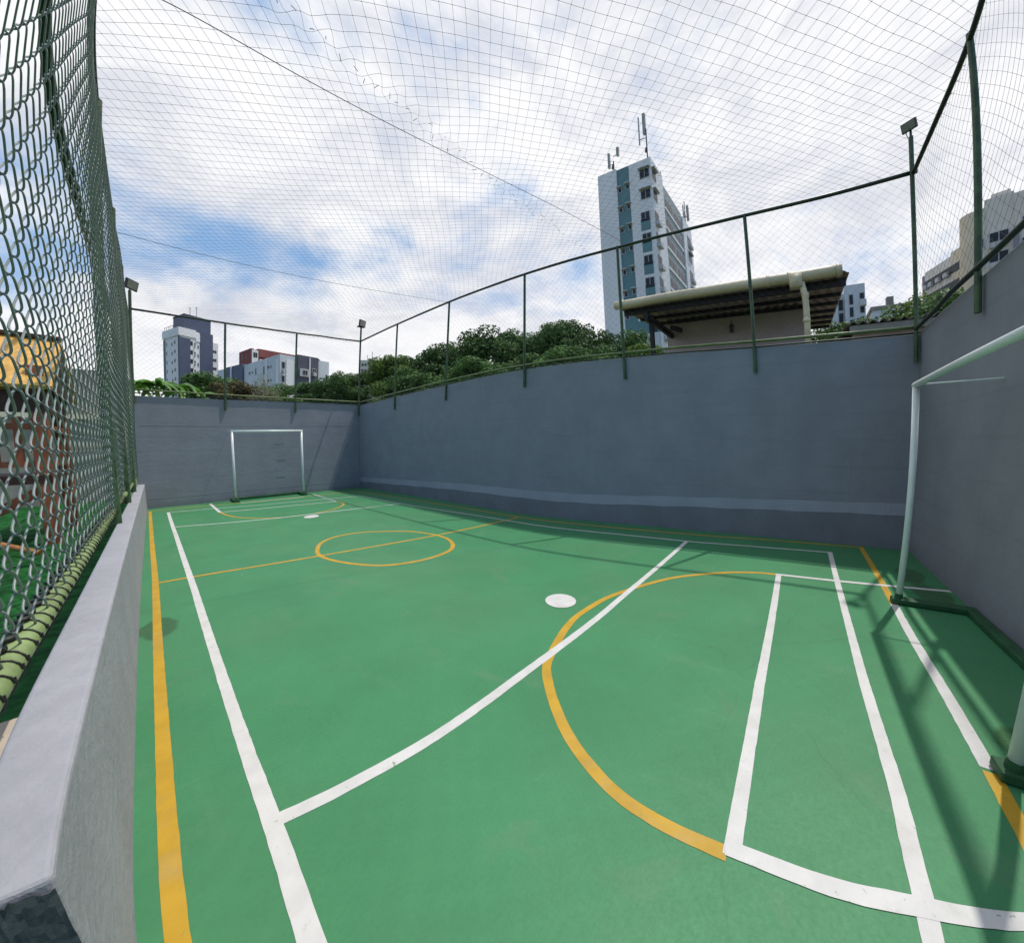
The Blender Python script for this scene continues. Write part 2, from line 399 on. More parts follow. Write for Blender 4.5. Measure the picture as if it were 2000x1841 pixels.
def quads_mesh(name, v, f, material, smooth=True):
    me = bpy.data.meshes.new(name)
    me.vertices.add(len(v)); me.vertices.foreach_set('co', v.astype(np.float32).ravel())
    me.loops.add(f.size); me.loops.foreach_set('vertex_index', f.astype(np.int32).ravel())
    me.polygons.add(len(f)); me.polygons.foreach_set('loop_start', np.arange(0, f.size, f.shape[1], dtype=np.int32))
    me.polygons.foreach_set('loop_total', np.full(len(f), f.shape[1], dtype=np.int32))
    me.update(calc_edges=True); me.validate()
    me.materials.append(material)
    if smooth: me.polygons.foreach_set('use_smooth', np.ones(len(f), dtype=bool))
    return me


def knots(points, r):
    P = np.asarray(points, float); o = np.array([(1, 0, 0), (0, 1, 0), (-1, 0, 0), (0, -1, 0), (0, 0, 1), (0, 0, -1)], float) * r
    v = (P[:, None] + o[None]).reshape(-1, 3)
    q = np.array([(4, 0, 1, 4), (4, 1, 2, 4), (4, 2, 3, 4), (4, 3, 0, 4), (5, 1, 0, 5), (5, 2, 1, 5), (5, 3, 2, 5), (5, 0, 3, 5)])
    # octahedra as kites (quads) : pair the triangles
    q = np.array([(4, 0, 5, 1), (4, 1, 5, 2), (4, 2, 5, 3), (4, 3, 5, 0)])
    f = (q[None] + 6 * np.arange(len(P))[:, None, None]).reshape(-1, 4)
    return v, f


def link(name, me, parent=None, loc=(0, 0, 0)):
    o = bpy.data.objects.new(name, me); COL.objects.link(o); o.location = loc
    if parent is not None: o.parent = parent
    return o


def tag(o, label=None, cat=None, group=None, kind=None):
    if label: o['label'] = label
    if cat: o['category'] = cat
    if group: o['group'] = group
    if kind: o['kind'] = kind
    return o


def thing(name, label, cat, loc=(0, 0, 0), rz=0.0, group=None):
    o = bpy.data.objects.new(name, None); COL.objects.link(o); o.location = loc; o.rotation_euler = (0, 0, rz)
    o.empty_display_size = 0.2
    return tag(o, label, cat, group)


def part(name, mb, m_, parent, world=True, smooth=False, label=None):
    """mesh in world coordinates (world=True) or in the parent's own frame"""
    off = (0, 0, 0)
    if world:
        p = parent
        while p is not None:
            off = tuple(a + b for a, b in zip(off, p.location)); p = p.parent
    o = link(name, mb.mesh(name, m_, off, smooth), parent)
    if label: o['label'] = label
    return o


def bevel(o, w=0.012, seg=2):
    b = o.modifiers.new('bevel', 'BEVEL'); b.width = w; b.segments = seg; b.limit_method = 'ANGLE'
    return o


def spline(pts, n=10, closed=False):
    p = np.asarray(pts, float); N = len(p); out_ = []
    rngi = range(N if closed else N - 1)
    for i in rngi:
        p0 = p[(i - 1) % N] if (closed or i > 0) else 2 * p[0] - p[1]
        p1 = p[i]; p2 = p[(i + 1) % N]
        p3 = p[(i + 2) % N] if (closed or i + 2 < N) else 2 * p[-1] - p[-2]
        for t in np.linspace(0, 1, n, endpoint=False):
            out_.append(0.5 * ((2 * p1) + (-p0 + p2) * t + (2 * p0 - 5 * p1 + 4 * p2 - p3) * t * t + (-p0 + 3 * p1 - 3 * p2 + p3) * t ** 3))
    if not closed: out_.append(p[-1])
    return np.array(out_)


XR, YF, HW = 6.83, 15.34, 3.08

# ------------------------------------------------------------------ ground
def gz(x, y):
    if x < -0.1: base = 0.26
    elif (x > XR + 0.1 or y > YF + 0.1 or y < -0.1): base = 2.55
    else: base = 0.26
    d = max(0.0, math.hypot(x - 7, y - 8) - 10)
    h = 0.0
    if x > 2: h = 5.0 * (1 - math.exp(-d / 30.0)) * max(0.0, math.cos(math.atan2(x, y) - R(58)))
    return base + h


xs = sorted(set(list(np.linspace(-900, -60, 8)) + list(np.linspace(-40, -4, 7)) + [-2, -0.16, -0.15, XR + 0.14, XR + 0.15] + list(np.linspace(9, 60, 14)) + list(np.linspace(80, 900, 10))))
ys = sorted(set(list(np.linspace(-900, -60, 8)) + list(np.linspace(-40, -4, 6)) + [-0.16, -0.15, YF + 0.14, YF + 0.15] + list(np.linspace(18, 60, 12)) + list(np.linspace(80, 900, 10))))
gb = MB(); idx = {}
vv = []
for i, x in enumerate(xs):
    for j, y in enumerate(ys):
        idx[i, j] = len(vv); vv.append((x, y, gz(x, y)))
ff = []
for i in range(len(xs) - 1):
    for j in range(len(ys) - 1):
        if xs[i] >= -0.151 and xs[i + 1] <= XR + 0.141 and ys[j] >= -0.151 and ys[j + 1] <= YF + 0.141: continue
        ff.append((idx[i, j], idx[i + 1, j], idx[i + 1, j + 1], idx[i, j + 1]))
gb.add(vv, ff)
tag(link('ground', gb.mesh('ground', M['soil'])), 'earth around the walled court', None, kind='structure')
tb = MB(); tb.box((-9, -4, 0.24), (-0.157, 15.8, 0.30))
tag(link('turf', tb.mesh('turf', M['turf'])), 'green artificial turf of the play area', None, kind='structure')

# ------------------------------------------------------------------ court floor and markings
fb = MB(); fb.box((-0.15, -0.14, -0.3), (XR + 0.14, YF + 0.14, 0.0))
court = tag(link('court_floor', fb.mesh('court_floor', M['floor'])), 'green painted sports court floor', None, kind='structure')
ZL = 0.0016


def marking(name, pts, w, z, m_, closed=False, smooth=True, label=None):
    p = spline(pts, 10, closed) if smooth else np.asarray(pts, float)
    if not closed:      # resample to about 4 cm so that the hand painted edge can wander
        dl = np.r_[0, np.cumsum(np.linalg.norm(np.diff(p, axis=0), axis=1))]
        q_ = np.linspace(0, dl[-1], max(3, int(dl[-1] / 0.045)))
        p = np.stack([np.interp(q_, dl, p[:, 0]), np.interp(q_, dl, p[:, 1])], 1)
    b = MB().ribbon(p, w, z, closed)
    return part(name, b, m_, court, label=label)


Wm, Ym = M['white_line'], M['yellow_line']
marking('side_line', [(0.09, 0.62), (0.094, 2.957), (0.113, 4.697), (0.127, 7.311), (0.103, 10.0), (0.06, 14.75)], 0.062, ZL, Ym, label='yellow side line by the low wall')
marking('side_line', [(6.735, 0.62), (6.62, 2.0), (6.52, 2.9), (6.46, 4.3), (6.48, 5.64), (6.45, 8), (6.30, 11), (6.10, 14.3)], 0.05, ZL, Ym, label='yellow side line at the foot of the long wall')
marking('end_line', [(6.755, 0.635), (5.46, 0.632), (4.47, 0.642)], 0.065, ZL + 0.0002, Ym, label='yellow end line between the long wall and the near goal')
marking('end_line', [(2.40, 0.668), (2.0, 0.68), (0.06, 0.70)], 0.065, ZL + 0.0002, Ym, label='yellow end line left of the near goal')
marking('end_line', [(0.06, 14.72), (1.0, 14.70), (2.2, 14.50), (4.1, 14.30), (6.12, 14.25)], 0.06, ZL + 0.0002, Ym, label='yellow end line at the far goal')
marking('halfway_line', [(0.13, 7.28), (0.47, 7.24), (2.08, 7.01), (4.17, 6.85), (5.96, 6.92), (6.46, 6.98)], 0.055, ZL + 0.0002, Ym)
marking('centre_circle', [(2.2, 7.45), (2.08, 7.01), (2.2, 6.48), (2.54, 5.99), (3.05, 5.82), (3.6, 5.90), (3.93, 6.14), (4.14, 6.55), (4.13, 7.0), (3.95, 7.45), (3.6, 7.76), (3.2, 8.0), (2.75, 8.0), (2.42, 7.8)], 0.065, ZL + 0.0003, Ym, True)
marking('penalty_arc', [(4.91, 1.79), (4.88, 2.02), (4.71, 2.41), (4.28, 2.93), (3.6, 3.27), (3.1, 3.33), (2.73, 3.28), (2.22, 3.09), (2.0, 2.95), (1.72, 2.66), (1.55, 2.42), (1.43, 2.15), (1.40, 1.91), (1.418, 1.68)], 0.062, ZL + 0.0003, Ym, label='yellow arc before the near goal')
marking('penalty_arc', [(1.51, 12.88), (1.59, 12.15), (1.78, 11.57), (2.14, 11.06), (2.64, 10.76), (3.25, 10.72), (3.88, 10.96), (4.32, 11.37), (4.52, 11.75), (4.53, 12.3)], 0.06, ZL + 0.0003, Ym, label='yellow arc before the far goal')
marking('boundary_line', [(0.30, 1.08), (0.376, 2.646), (0.401, 3.168), (0.44, 4.6), (0.463, 6.158), (0.469, 7.289), (0.461, 10.167), (0.452, 11.41), (0.44, 14.05)], 0.066, ZL + 0.0006, Wm, label='white boundary line beside the low wall')
marking('boundary_line', [(6.23, 1.08), (6.13, 1.98), (6.05, 2.77), (6.01, 3.26), (6.02, 4.83), (6.015, 6.77), (5.96, 7.66), (5.80, 8.99), (5.66, 10.4), (5.60, 12.86)], 0.045, ZL + 0.0006, Wm, label='white boundary line beside the long wall')
marking('boundary_line', [(6.235, 1.105), (4.91, 1.108), (3.13, 1.095), (2.82, 1.09), (2.09, 1.075), (1.61, 1.09), (0.28, 1.10)], 0.062, ZL + 0.0008, Wm, label='white boundary line across the near goal area')
marking('boundary_line', [(0.42, 14.03), (1.5, 13.78), (2.51, 13.48), (4.09, 13.17), (5.62, 12.85)], 0.05, ZL + 0.0008, Wm, label='white boundary line across the far goal area')
marking('attack_line', [(0.40, 3.16), (0.687, 3.10), (1.214, 3.06), (2.07, 3.105), (3.02, 3.15), (3.89, 3.20), (6.02, 3.26)], 0.066, ZL + 0.00032, Wm, label='long white line across the near half')
marking('attack_line', [(0.45, 11.43), (1.48, 11.05), (2.64, 10.76), (3.9, 10.64), (5.66, 10.40)], 0.055, ZL + 0.00032, Wm, label='long white line across the far half')
marking('goal_area_line', [(4.94, 1.755), (2.84, 1.716), (2.48, 1.706), (1.415, 1.662)], 0.062, ZL + 0.00038, Wm, label='white front line of the near goal area')
marking('goal_area_line', [(4.91, 1.79), (4.96, 1.11), (5.05, 0.46), (5.13, 0.012)], 0.058, ZL + 0.0017, Wm, label='white side line of the near goal area by the long wall')
marking('goal_area_line', [(1.44, 1.69), (1.494, 1.364), (1.586, 1.10), (1.682, 0.814), (1.95, 0.02)], 0.064, ZL + 0.0017, Wm, label='white side line of the near goal area by the low wall')
marking('goal_area_line', [(1.48, 12.90), (2.35, 12.68), (3.42, 12.51), (4.54, 12.29)], 0.055, ZL + 0.00038, Wm, label='white front line of the far goal area')
marking('goal_area_line', [(1.505, 15.08), (1.506, 12.87)], 0.075, ZL + 0.0017, Wm, smooth=False, label='white side line of the far goal area by the low wall')
marking('goal_area_line', [(4.63, 14.65), (4.52, 12.26)], 0.06, ZL + 0.0017, Wm, smooth=False, label='white side line of the far goal area by the long wall')
marking('goal_line', [(4.47, 0.640), (3.82, 0.652), (3.0, 0.652), (2.42, 0.668)], 0.066, ZL + 0.0004, Wm, label='white line between the near goal posts')
marking('goal_line', [(2.25, 14.36), (4.15, 14.16)], 0.06, ZL + 0.0006, Wm, smooth=False, label='white line between the far goal posts')
for (cx, cy, rx, ry, ang, lab) in [(3.16, 3.655, 0.185, 0.145, 0.72, 'large white penalty spot in the near half'), (3.10, 10.35, 0.20, 0.17, 0.8, 'white penalty spot in the far half')]:
    an = np.linspace(0, 2 * np.pi, 48, endpoint=False)
    ca, sa = math.cos(ang), math.sin(ang)
    P = np.stack([cx + rx * np.cos(an) * sa - ry * np.sin(an) * ca, cy + rx * np.cos(an) * ca + ry * np.sin(an) * sa, np.full(48, ZL + 0.003)], 1)
    part('penalty_spot', MB().add(P, [tuple(range(48))[::-1]]), Wm, court, label=lab)

# ------------------------------------------------------------------ walls
def wall(name, label, boxes, m_, bev=0.012):
    t = thing(name, label, 'wall', (boxes[0][0][0], boxes[0][0][1], 0))
    b = MB()
    for a, c in boxes: b.box(a, c)
    bevel(part('wall_face', b, m_, t), bev)
    return t


rw = wall('side_wall', 'long grey painted wall with a pale stripe near its foot, below the canopy roof', [((XR, -0.15, -0.25), (XR + 0.15, YF + 0.15, HW))], M['wall'])
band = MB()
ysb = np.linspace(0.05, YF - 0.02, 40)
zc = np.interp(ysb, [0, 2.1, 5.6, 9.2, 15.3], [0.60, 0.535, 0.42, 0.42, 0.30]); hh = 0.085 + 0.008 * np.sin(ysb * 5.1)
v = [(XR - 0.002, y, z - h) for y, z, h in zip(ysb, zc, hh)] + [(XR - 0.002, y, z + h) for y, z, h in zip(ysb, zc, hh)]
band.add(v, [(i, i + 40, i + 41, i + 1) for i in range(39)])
part('pale_stripe', band, M['band'], rw)  # strip paler than the wall, following its foot
pl = MB()
v = [(XR - 0.0015, y, 0.0) for y in ysb] + [(XR - 0.0015, y, z - h) for y, z, h in zip(ysb, zc, hh)]
pl.add(v, [(i, i + 40, i + 41, i + 1) for i in range(39)])
part('painted_base', pl, M['plinth'], rw)
fw = wall('end_wall', 'grey painted end wall behind the distant goal', [((-0.15, YF, -0.25), (XR - 0.002, YF + 0.15, HW + 0.05))], M['wall'])
led = MB(); led.box((0.0, YF - 0.0035, 2.31), (XR - 0.02, YF + 0.01, 2.335)); led.box((0.0, YF - 0.003, 0.26), (XR - 0.02, YF + 0.01, 0.275))
part('render_ridge', led, M['wall'], fw)
for i, (x0, z0) in enumerate([(3.75, 1.72), (3.78, 1.18), (3.74, 0.62)]):
    p_ = MB(); p_.obox((x0, YF - 0.0015, z0), (0.16, 0, 0.004), (0, 0.002, 0), (0, 0, 0.022)); part('patch', p_, M['patchp'], fw)
nw = wall('end_wall', 'grey painted end wall behind the close goal, its top cut by the picture edge', [((0.9, -0.15, -0.25), (XR - 0.002, 0.0, HW + 0.04))], M['wall'])
lw = thing('low_wall', 'knee high grey wall carrying the wire mesh fence', 'wall', (-0.08, 2.64, 0))
b = MB(); b.box((-0.155, 2.645, -0.25), (0.0, YF - 0.002, 0.70)); bevel(part('wall_face', b, M['lowwall'], lw), 0.014, 3)
eb = MB()
nx, nz = 14, 16; vv = []; ff = []
for k in range(nz + 1):
    for i in range(nx + 1):
        edge = 0.0 if k < nz else 0.0
        zt = 0.30 + (0.688 - 0.30) * k / nz
        vv.append((-0.15 + 0.148 * i / nx, 2.641 - 0.006 * rng.random() - 0.004, zt + (rng.random() - 0.5) * 0.012 - (0.03 * abs(i / nx - 0.45) if k == nz else 0)))
for k in range(nz):
    for i in range(nx):
        a = k * (nx + 1) + i; ff.append((a, a + 1, a + nx + 2, a + nx + 1))
eb.add(vv, ff); part('broken_end', eb, M['rawend'], lw)
st = MB(); st.box((-0.156, -0.14, -0.2), (-0.002, 2.63, 0.296))
tag(link('step', st.mesh('step', M['rawend'])), 'concrete step between turf and court', None, kind='structure')
cs = MB(); cs.box((-0.62, 2.75, 0.30), (-0.162, 3.72, 0.56))
bevel(tag(link('stone_block', cs.mesh('stone_block', M['cream_slab'])), 'cream stone block on the turf against the low wall', 'stone block'), 0.02)
cs = MB(); cs.box((-0.36, 2.30, 0.30), (-0.165, 2.58, 0.40))
bevel(tag(link('stone_block', cs.mesh('stone_block', M['cream_slab'])), 'small cream stone past the broken end of the low wall', 'stone block'), 0.02)

# ------------------------------------------------------------------ nets and fences
def lattice(u0, u1, v0, v1, side, step, fn, ang=45.0, jit=0.0):
    """two families of threads over the rectangle; fn maps arrays u,v -> (n,3)"""
    lines, kn = [], []
    a = R(ang); e1 = np.array([math.cos(a), math.sin(a)]); e2 = np.array([-math.sin(a), math.cos(a)])
    cs_ = np.array([(u0, v0), (u1, v0), (u1, v1), (u0, v1)])
    for ea, eb_ in ((e1, e2), (e2, e1)):
        lo, hi = (cs_ @ eb_).min(), (cs_ @ eb_).max()
        for k in range(int(math.floor(lo / side)), int(math.ceil(hi / side)) + 1):
            o = eb_ * k * side
            t0, t1 = -1e9, 1e9
            for ax, (l, h) in enumerate(((u0, u1), (v0, v1))):
                if abs(ea[ax]) < 1e-9: continue
                ta, tb_ = (l - o[ax]) / ea[ax], (h - o[ax]) / ea[ax]
                t0 = max(t0, min(ta, tb_)); t1 = min(t1, max(ta, tb_))
            if t1 - t0 < 0.02: continue
            n = max(2, int((t1 - t0) / step) + 1)
            t = np.linspace(t0, t1, n)
            lines.append(fn(o[0] + ea[0] * t, o[1] + ea[1] * t))
            if ea is e1:
                kk = np.arange(math.ceil(t0 / side), math.floor(t1 / side) + 1) * side
                if len(kk): kn.append(fn(o[0] + ea[0] * kk, o[1] + ea[1] * kk))
    return lines, (np.concatenate(kn) if kn else np.zeros((0, 3)))


def roof_fn(u, v):
    dx = 0.014 * np.sin(v * 2.1 + u * 1.3) + 0.006 * np.sin(u * 7.1 + v * 2.7)
    dy = 0.014 * np.sin(u * 1.9 + v * 1.3) + 0.006 * np.sin(v * 6.3 - u * 3.7)
    d = v - 5.15 - 0.06 * (u - 3.4)
    dy = dy + 0.035 * np.exp(-(d / 0.16) ** 2) * np.sin(u * 26.0) + 0.04 * np.exp(-(d / 0.3) ** 2)
    sx = np.clip(np.sin(np.pi * np.clip((u + 0.17) / 7.0, 0, 1)), 0, 1)
    z = 5.52 - sx * (0.10 + 0.10 * np.abs(np.sin(np.pi * (v - 4.65) / 5.2))) + 0.012 * np.sin(u * 4.3 + v * 3.1)
    z = z - 0.14 * np.clip(1 - v / 3.0, 0, 1) * np.clip(u / 6.8, 0, 1)
    return np.stack([u + dx, v + dy, z], 1)


lines, kn = lattice(-0.17, XR, 0.02, YF, 0.112, 0.07, roof_fn, 48.0)
net = thing('overhead_net', 'square mesh net stretched overhead across the whole court', 'net', (3.4, 7.6, 5.5))
kv, kf = knots(kn, 0.0044)
me = wires_mesh('netting', [l - np.array([3.4, 7.6, 5.5]) for l in lines], 3, 0.0014, M['thread'], extra=(kv - np.array([3.4, 7.6, 5.5]), kf))
link('netting', me, net)
for u in np.arange(0.1, 6.7, 0.13):
    q0 = roof_fn(np.array([u]), np.array([5.15 + 0.06 * (u - 3.4) + rng.normal(0, 0.02)]))[0]
    dvec = np.array([rng.normal(0, 1), rng.normal(0, 1), -0.6]); dvec *= 0.055 / np.linalg.norm(dvec)
    part('seam_tie', MB().tube([q0, q0 + dvec * 0.5 + (0, 0, 0.004), q0 + dvec], 0.0030, 5), M['thread'], net)


def cable(y0, y1, label, sag=0.1):
    t = np.linspace(0, 1, 30)
    p = np.stack([-0.17 + 7.0 * t, y1 + (y0 - y1) * t, 5.52 - sag * np.sin(np.pi * t)], 1)
    o = link('support_cable', MB().tube(p, 0.0042, 6).mesh('support_cable', M['cable'], (3.33, (y0 + y1) / 2, 5.5), True), None, (3.33, (y0 + y1) / 2, 5.5))
    tag(o, label, 'cable', 'steel cables holding the overhead net')
cable(4.6, 5.9, 'nearer steel cable crossing under the overhead net towards the teal tower')
cable(9.92, 10.9, 'farther steel cable under the overhead net towards the third post of the long fence')


def topz(y): return np.interp(y, [0, 15.34], [5.36, 5.57])


def net_fence(name, label, loc, posts, rails, fn, u0, u1, v0, v1, rad, corner=()):
    t = thing(name, label, 'fence', loc)
    for (p, q, w) in posts:
        b = MB(); p = np.array(p, float); q = np.array(q, float)
        b.tube([p, (p + q) / 2, q], w, 12)
        part('post', b, M['green_pipe'], t, smooth=False)
    for (p, q, w, m_) in rails:
        n = 14; p = np.array(p, float); q = np.array(q, float)
        tt = np.linspace(0, 1, n)[:, None]
        pts = p + (q - p) * tt; pts[1:-1] += rng.normal(0, 0.004, (n - 2, 3))
        part('rail', MB().tube(pts, w, 12), M[m_], t, smooth=True)
    ln_, kn_ = lattice(u0, u1, v0, v1, 0.098, 0.11, fn, 45.0)
    kv_, kf_ = knots(kn_, 0.0030)
    me_ = wires_mesh('netting', [l - np.array(loc) for l in ln_], 3, rad, M['side_thread'], refs=(0.3, 0.45, 0.1), extra=(kv_ - np.array(loc), kf_))
    link('netting', me_, t)
    return t


XI = XR - 0.035
rposts = []
for y in (12.55, 9.82, 7.1, 4.72, 2.30): rposts.append(((XI, y, 2.66), (XI, y, float(topz(y)) + 0.02), 0.029))
rposts.append(((XI, YF - 0.04, 2.70), (XI, YF - 0.04, 6.12), 0.035))
rposts.append(((XI - 0.02, 0.06, 2.68), (XI - 0.02, 0.06, 5.86), 0.027))
wobx = lambda u, v: XR - 0.03 + 0.025 * np.sin(u * 2.1 + v * 3.0) * np.sin(np.pi * np.clip((v - 3.2) / 2.3, 0, 1))
rf = net_fence('net_fence', 'tall net fence on green posts along the top of the long grey wall', (XR, 7.5, HW), rposts,
               [((XI, 0.0, 5.36), (XI, YF - 0.02, 5.57), 0.029, 'dark_pipe'), ((XI, 0.0, 3.17), (XI, YF - 0.02, 3.20), 0.024, 'olive_pipe'), ((XI + 0.03, 0.0, 3.095), (XI + 0.03, YF - 0.02, 3.11), 0.014, 'dark_pipe')],
               lambda u, v: np.stack([wobx(u, v), u + 0.018 * np.sin(v * 5 + u * 2), v + 0.012 * np.sin(u * 4.1)], 1), 0.03, YF - 0.05, 3.2, 5.42, 0.0009)
YI = YF - 0.035
ff_ = net_fence('net_fence', 'net fence on green posts above the distant end wall', (3.4, YF, HW),
                [((2.12, YI, 2.80), (2.12, YI, 5.50), 0.033), ((4.33, YI, 2.78), (4.33, YI, 5.53), 0.033), ((-0.10, YI, 2.9), (-0.10, YI, 5.95), 0.035)],
                [((-0.12, YI, 5.46), (XI, YI, 5.57), 0.029, 'dark_pipe'), ((-0.12, YI, 3.30), (XI, YI, 3.22), 0.024, 'olive_pipe'), ((-0.12, YI + 0.02, 3.20), (XI, YI + 0.02, 3.13), 0.014, 'dark_pipe')],
                lambda u, v: np.stack([u + 0.01 * np.sin(v * 5), YF - 0.03 + 0.02 * np.sin(u * 2 + v * 3), v], 1), -0.1, XI, 3.25, 5.5, 0.0009)
nf = net_fence('net_fence', 'net fence above the close end wall, one thick green post in view', (4.9, 0, HW),
               [((4.92, 0.045, 2.76), (4.92, 0.045, 5.44), 0.028), ((2.6, 0.045, 2.76), (2.6, 0.045, 5.44), 0.028)],
               [((1.0, 0.05, 5.50), (XI, 0.05, 5.33), 0.027, 'dark_pipe'), ((1.0, 0.06, 3.22), (XI, 0.06, 3.14), 0.027, 'dark_pipe')],
               lambda u, v: np.stack([u + 0.012 * np.sin(v * 4 + u), 0.03 + 0.03 * np.sin(u * 1.7 + v * 2.2) * np.sin(np.pi * np.clip((v - 3.2) / 2.2, 0, 1)), v], 1), 1.0, XI, 3.2, 5.36, 0.0012)

# chain-link fence on the low wall
XF = -0.175
lf = thing('chain_link_fence', 'tall coated chain link fence on green posts standing on the low wall', 'fence', (XF, 9.0, 0.7))
off = np.array([XF, 9.0, 0.7])
A4 = 0.050; DV = 0.205
wires = {8: [], 5: []}
k = 0
yk = 2.2
while yk < YF - 0.03:
    near = yk < 7.5
    spp = 22 if near else 12
    z = np.arange(0.85, 5.62, DV / spp)
    ph = (z / DV + 0.5 * (k % 2)) % 1.0
    tri = 4 * np.abs(ph - 0.5) - 1
    sm = np.sin(tri * np.pi / 2) * 0.32 + tri * 0.68
    nrm_ = np.where(ph < 0.5, 1, -1) * np.sqrt(np.clip(1 - tri ** 4, 0, 1)) * (1 if k % 2 == 0 else -1) * (1 if k % 2 == 0 else -1)
    wav = 0.075 * np.clip(np.sin(np.pi * (z - 0.84) / 4.8), 0, 1) ** 0.6 + 0.010 * np.sin(yk * 1.7 + z * 1.1) + 0.008 * np.sin(z * 3.3 + yk * 0.7)
    p = np.stack([XF + wav + 0.0115 * nrm_, yk + (A4 + 0.0055) * sm + 0.006 * np.sin(z * 1.3 + yk), z + 0.01 * np.sin(yk * 2.2)], 1)
    wires[8 if near else 5].append(p - off)
    yk += 2 * A4; k += 1
for s_, lst in wires.items():
    link('wire_mesh', wires_mesh('wire_mesh', lst, 7 if s_ == 8 else 5, 0.0040, M['wire'], refs=(0.93, 0.3, 0.1)), lf)
for y in (7.72, 10.25, 12.75): part('post', MB().tube([(XF + 0.02, y, 0.69), (XF + 0.02, y, 3.0), (XF + 0.0, y, 5.62)], 0.050, 16), M['green_pipe'], lf, smooth=False)
part('rail', MB().tube([(XF, 2.2, 0.82), (XF, 4, 0.825), (XF, 6, 0.84), (XF, 9, 0.86), (XF, YF - 0.05, 0.88)], 0.040, 16), M['pale_pipe'], lf, smooth=True, label='pale green bottom rail wrapped in tie wire')
part('rail', MB().tube([(XF - 0.06, 2.2, 3.98), (XF - 0.06, 9, 4.0), (XF - 0.06, YF - 0.05, 4.05)], 0.036, 12), M['dark_pipe'], lf, smooth=True)
part('rail', MB().tube([(XF - 0.01, 2.2, 5.62), (XF - 0.01, 9, 5.6), (XF - 0.01, YF - 0.05, 5.55)], 0.036, 12), M['dark_pipe'], lf, smooth=True)
tw = MB()
y = 2.3
while y < 9.5:
    an = np.linspace(0, 2 * np.pi * 1.05, 14)
    tl = rng.normal(0, 0.012)
    zc_ = np.interp(y, [2.2, 4, 6, 9, 15], [0.82, 0.825, 0.84, 0.86, 0.88])
    tw.tube(np.stack([XF + 0.044 * np.cos(an), y + tl * np.cos(an) + 0.018 * an / 6.3, zc_ + 0.044 * np.sin(an)], 1), 0.0032, 5)
    tw.obox((XF - 0.02, y, zc_ + 0.050), (0.022, 0.004, 0.004), (0, 0.012, 0), (0, 0, 0.007))
    y += 0.105 + rng.normal(0, 0.012)
o = part('tie_wires', tw, M['tie'], lf, smooth=True); o['kind'] = 'stuff'

# ------------------------------------------------------------------ goals
def goal(loc, w, h, yb, sgn, label, brace, r=0.040, k=1.0):
    """loc = foot of the post nearer the low wall; sgn = direction from the posts to the wall behind"""
    t = thing('football_goal', label, 'goal', loc)
    x0, y0, _ = loc
    for x in (x0, x0 + w):
        po = part('post', MB().tube([(x, y0, 0.03), (x, y0, h / 2), (x, y0, h - 0.01)], r, 18), M['goal_white'], t, smooth=True)
        part('socket', MB().tube([(x, y0, 0.08 * k), (x, y0, 0.08 * k + 0.045)], r * 1.17, 16), M['goal_green'], po)
    part('crossbar', MB().tube([(x0 - r, y0, h), (x0 + w / 2, y0, h + 0.002), (x0 + w + r, y0, h)], r, 18), M['goal_white'], t, smooth=True)
    base = MB()
    for x in (x0, x0 + w):
        base.box((x - 0.085 * k, min(y0 - sgn * 0.09 * k, yb), 0.006), (x + 0.085 * k, max(y0 - sgn * 0.09 * k, yb), 0.085 * k))
    base.box((x0 + 0.0865 * k, min(yb, yb - sgn * 0.13 * k), 0.006), (x0 + w - 0.0865 * k, max(yb, yb - sgn * 0.13 * k), 0.082 * k))
    bevel(part('base_frame', base, M['goal_green'], t), 0.008)
    bx = x0 + w - 0.02 if brace > 0 else x0 - 0.04
    part('stay_rod', MB().tube([(bx, y0, h), (bx + 0.01, yb + sgn * 0.01, h + 0.02)], 0.008, 8), M['goal_white'], t)
    return t


goal((2.405, 0.60, 0), 2.125, 2.065, 0.012, -1, 'white tubular goal frame at the right edge, tall in the foreground', 1, 0.029, 0.66)
goal((2.19, 14.73, 0), 2.15, 2.12, YF - 0.016, 1, 'distant white goal frame in front of the sunlit end wall', -1, 0.038, 1.0)

# ------------------------------------------------------------------ floodlights on the corner poles
def floodlight(loc, aim, label, arm=0.0, k=1.0):
    t = thing('floodlight', label, 'floodlight', loc, 0, 'floodlights on the corner poles')
    f = Vector(aim).normalized(); u = Vector((0, 0, 1)); r_ = f.cross(u).normalized(); u = r_.cross(f).normalized()
    c = Vector(loc) + Vector((0, 0, 0.16)) + f * 0.05
    b = MB(); b.obox(c, r_ * 0.17 * k, u * 0.13 * k, f * 0.028)
    for i in range(5): b.obox(c - f * 0.038, r_ * 0.01 + r_ * 0.0, u * 0.11 * k, f * 0.018)
    hd = bevel(part('lamp_head', b, M['lamp_body'], t), 0.006)
    part('lens', MB().obox(c + f * 0.0295, r_ * 0.145 * k, u * 0.105 * k, f * 0.003), M['lamp_glass'], hd)
    k_ = MB(); k_.tube([Vector(loc) - Vector((0, 0, 0.02)), Vector(loc) + Vector((0, 0, 0.1)), c - f * 0.03], 0.014, 8)
    if arm: k_.tube([Vector(loc) + Vector((-0.17, 0, 0.02)), Vector(loc) + Vector((0.12, 0, 0.02))], 0.03, 8)
    part('bracket', k_, M['lamp_body'], t)
    w_ = MB(); p0 = c - f * 0.06
    w_.tube([p0, p0 + Vector((0.05, 0.02, 0.03)), p0 + Vector((0.09, 0.03, -0.04)), p0 + Vector((0.06, 0.02, -0.12))], 0.006, 6)
    part('cable_tail', w_, M['lamp_body'], t, smooth=True)


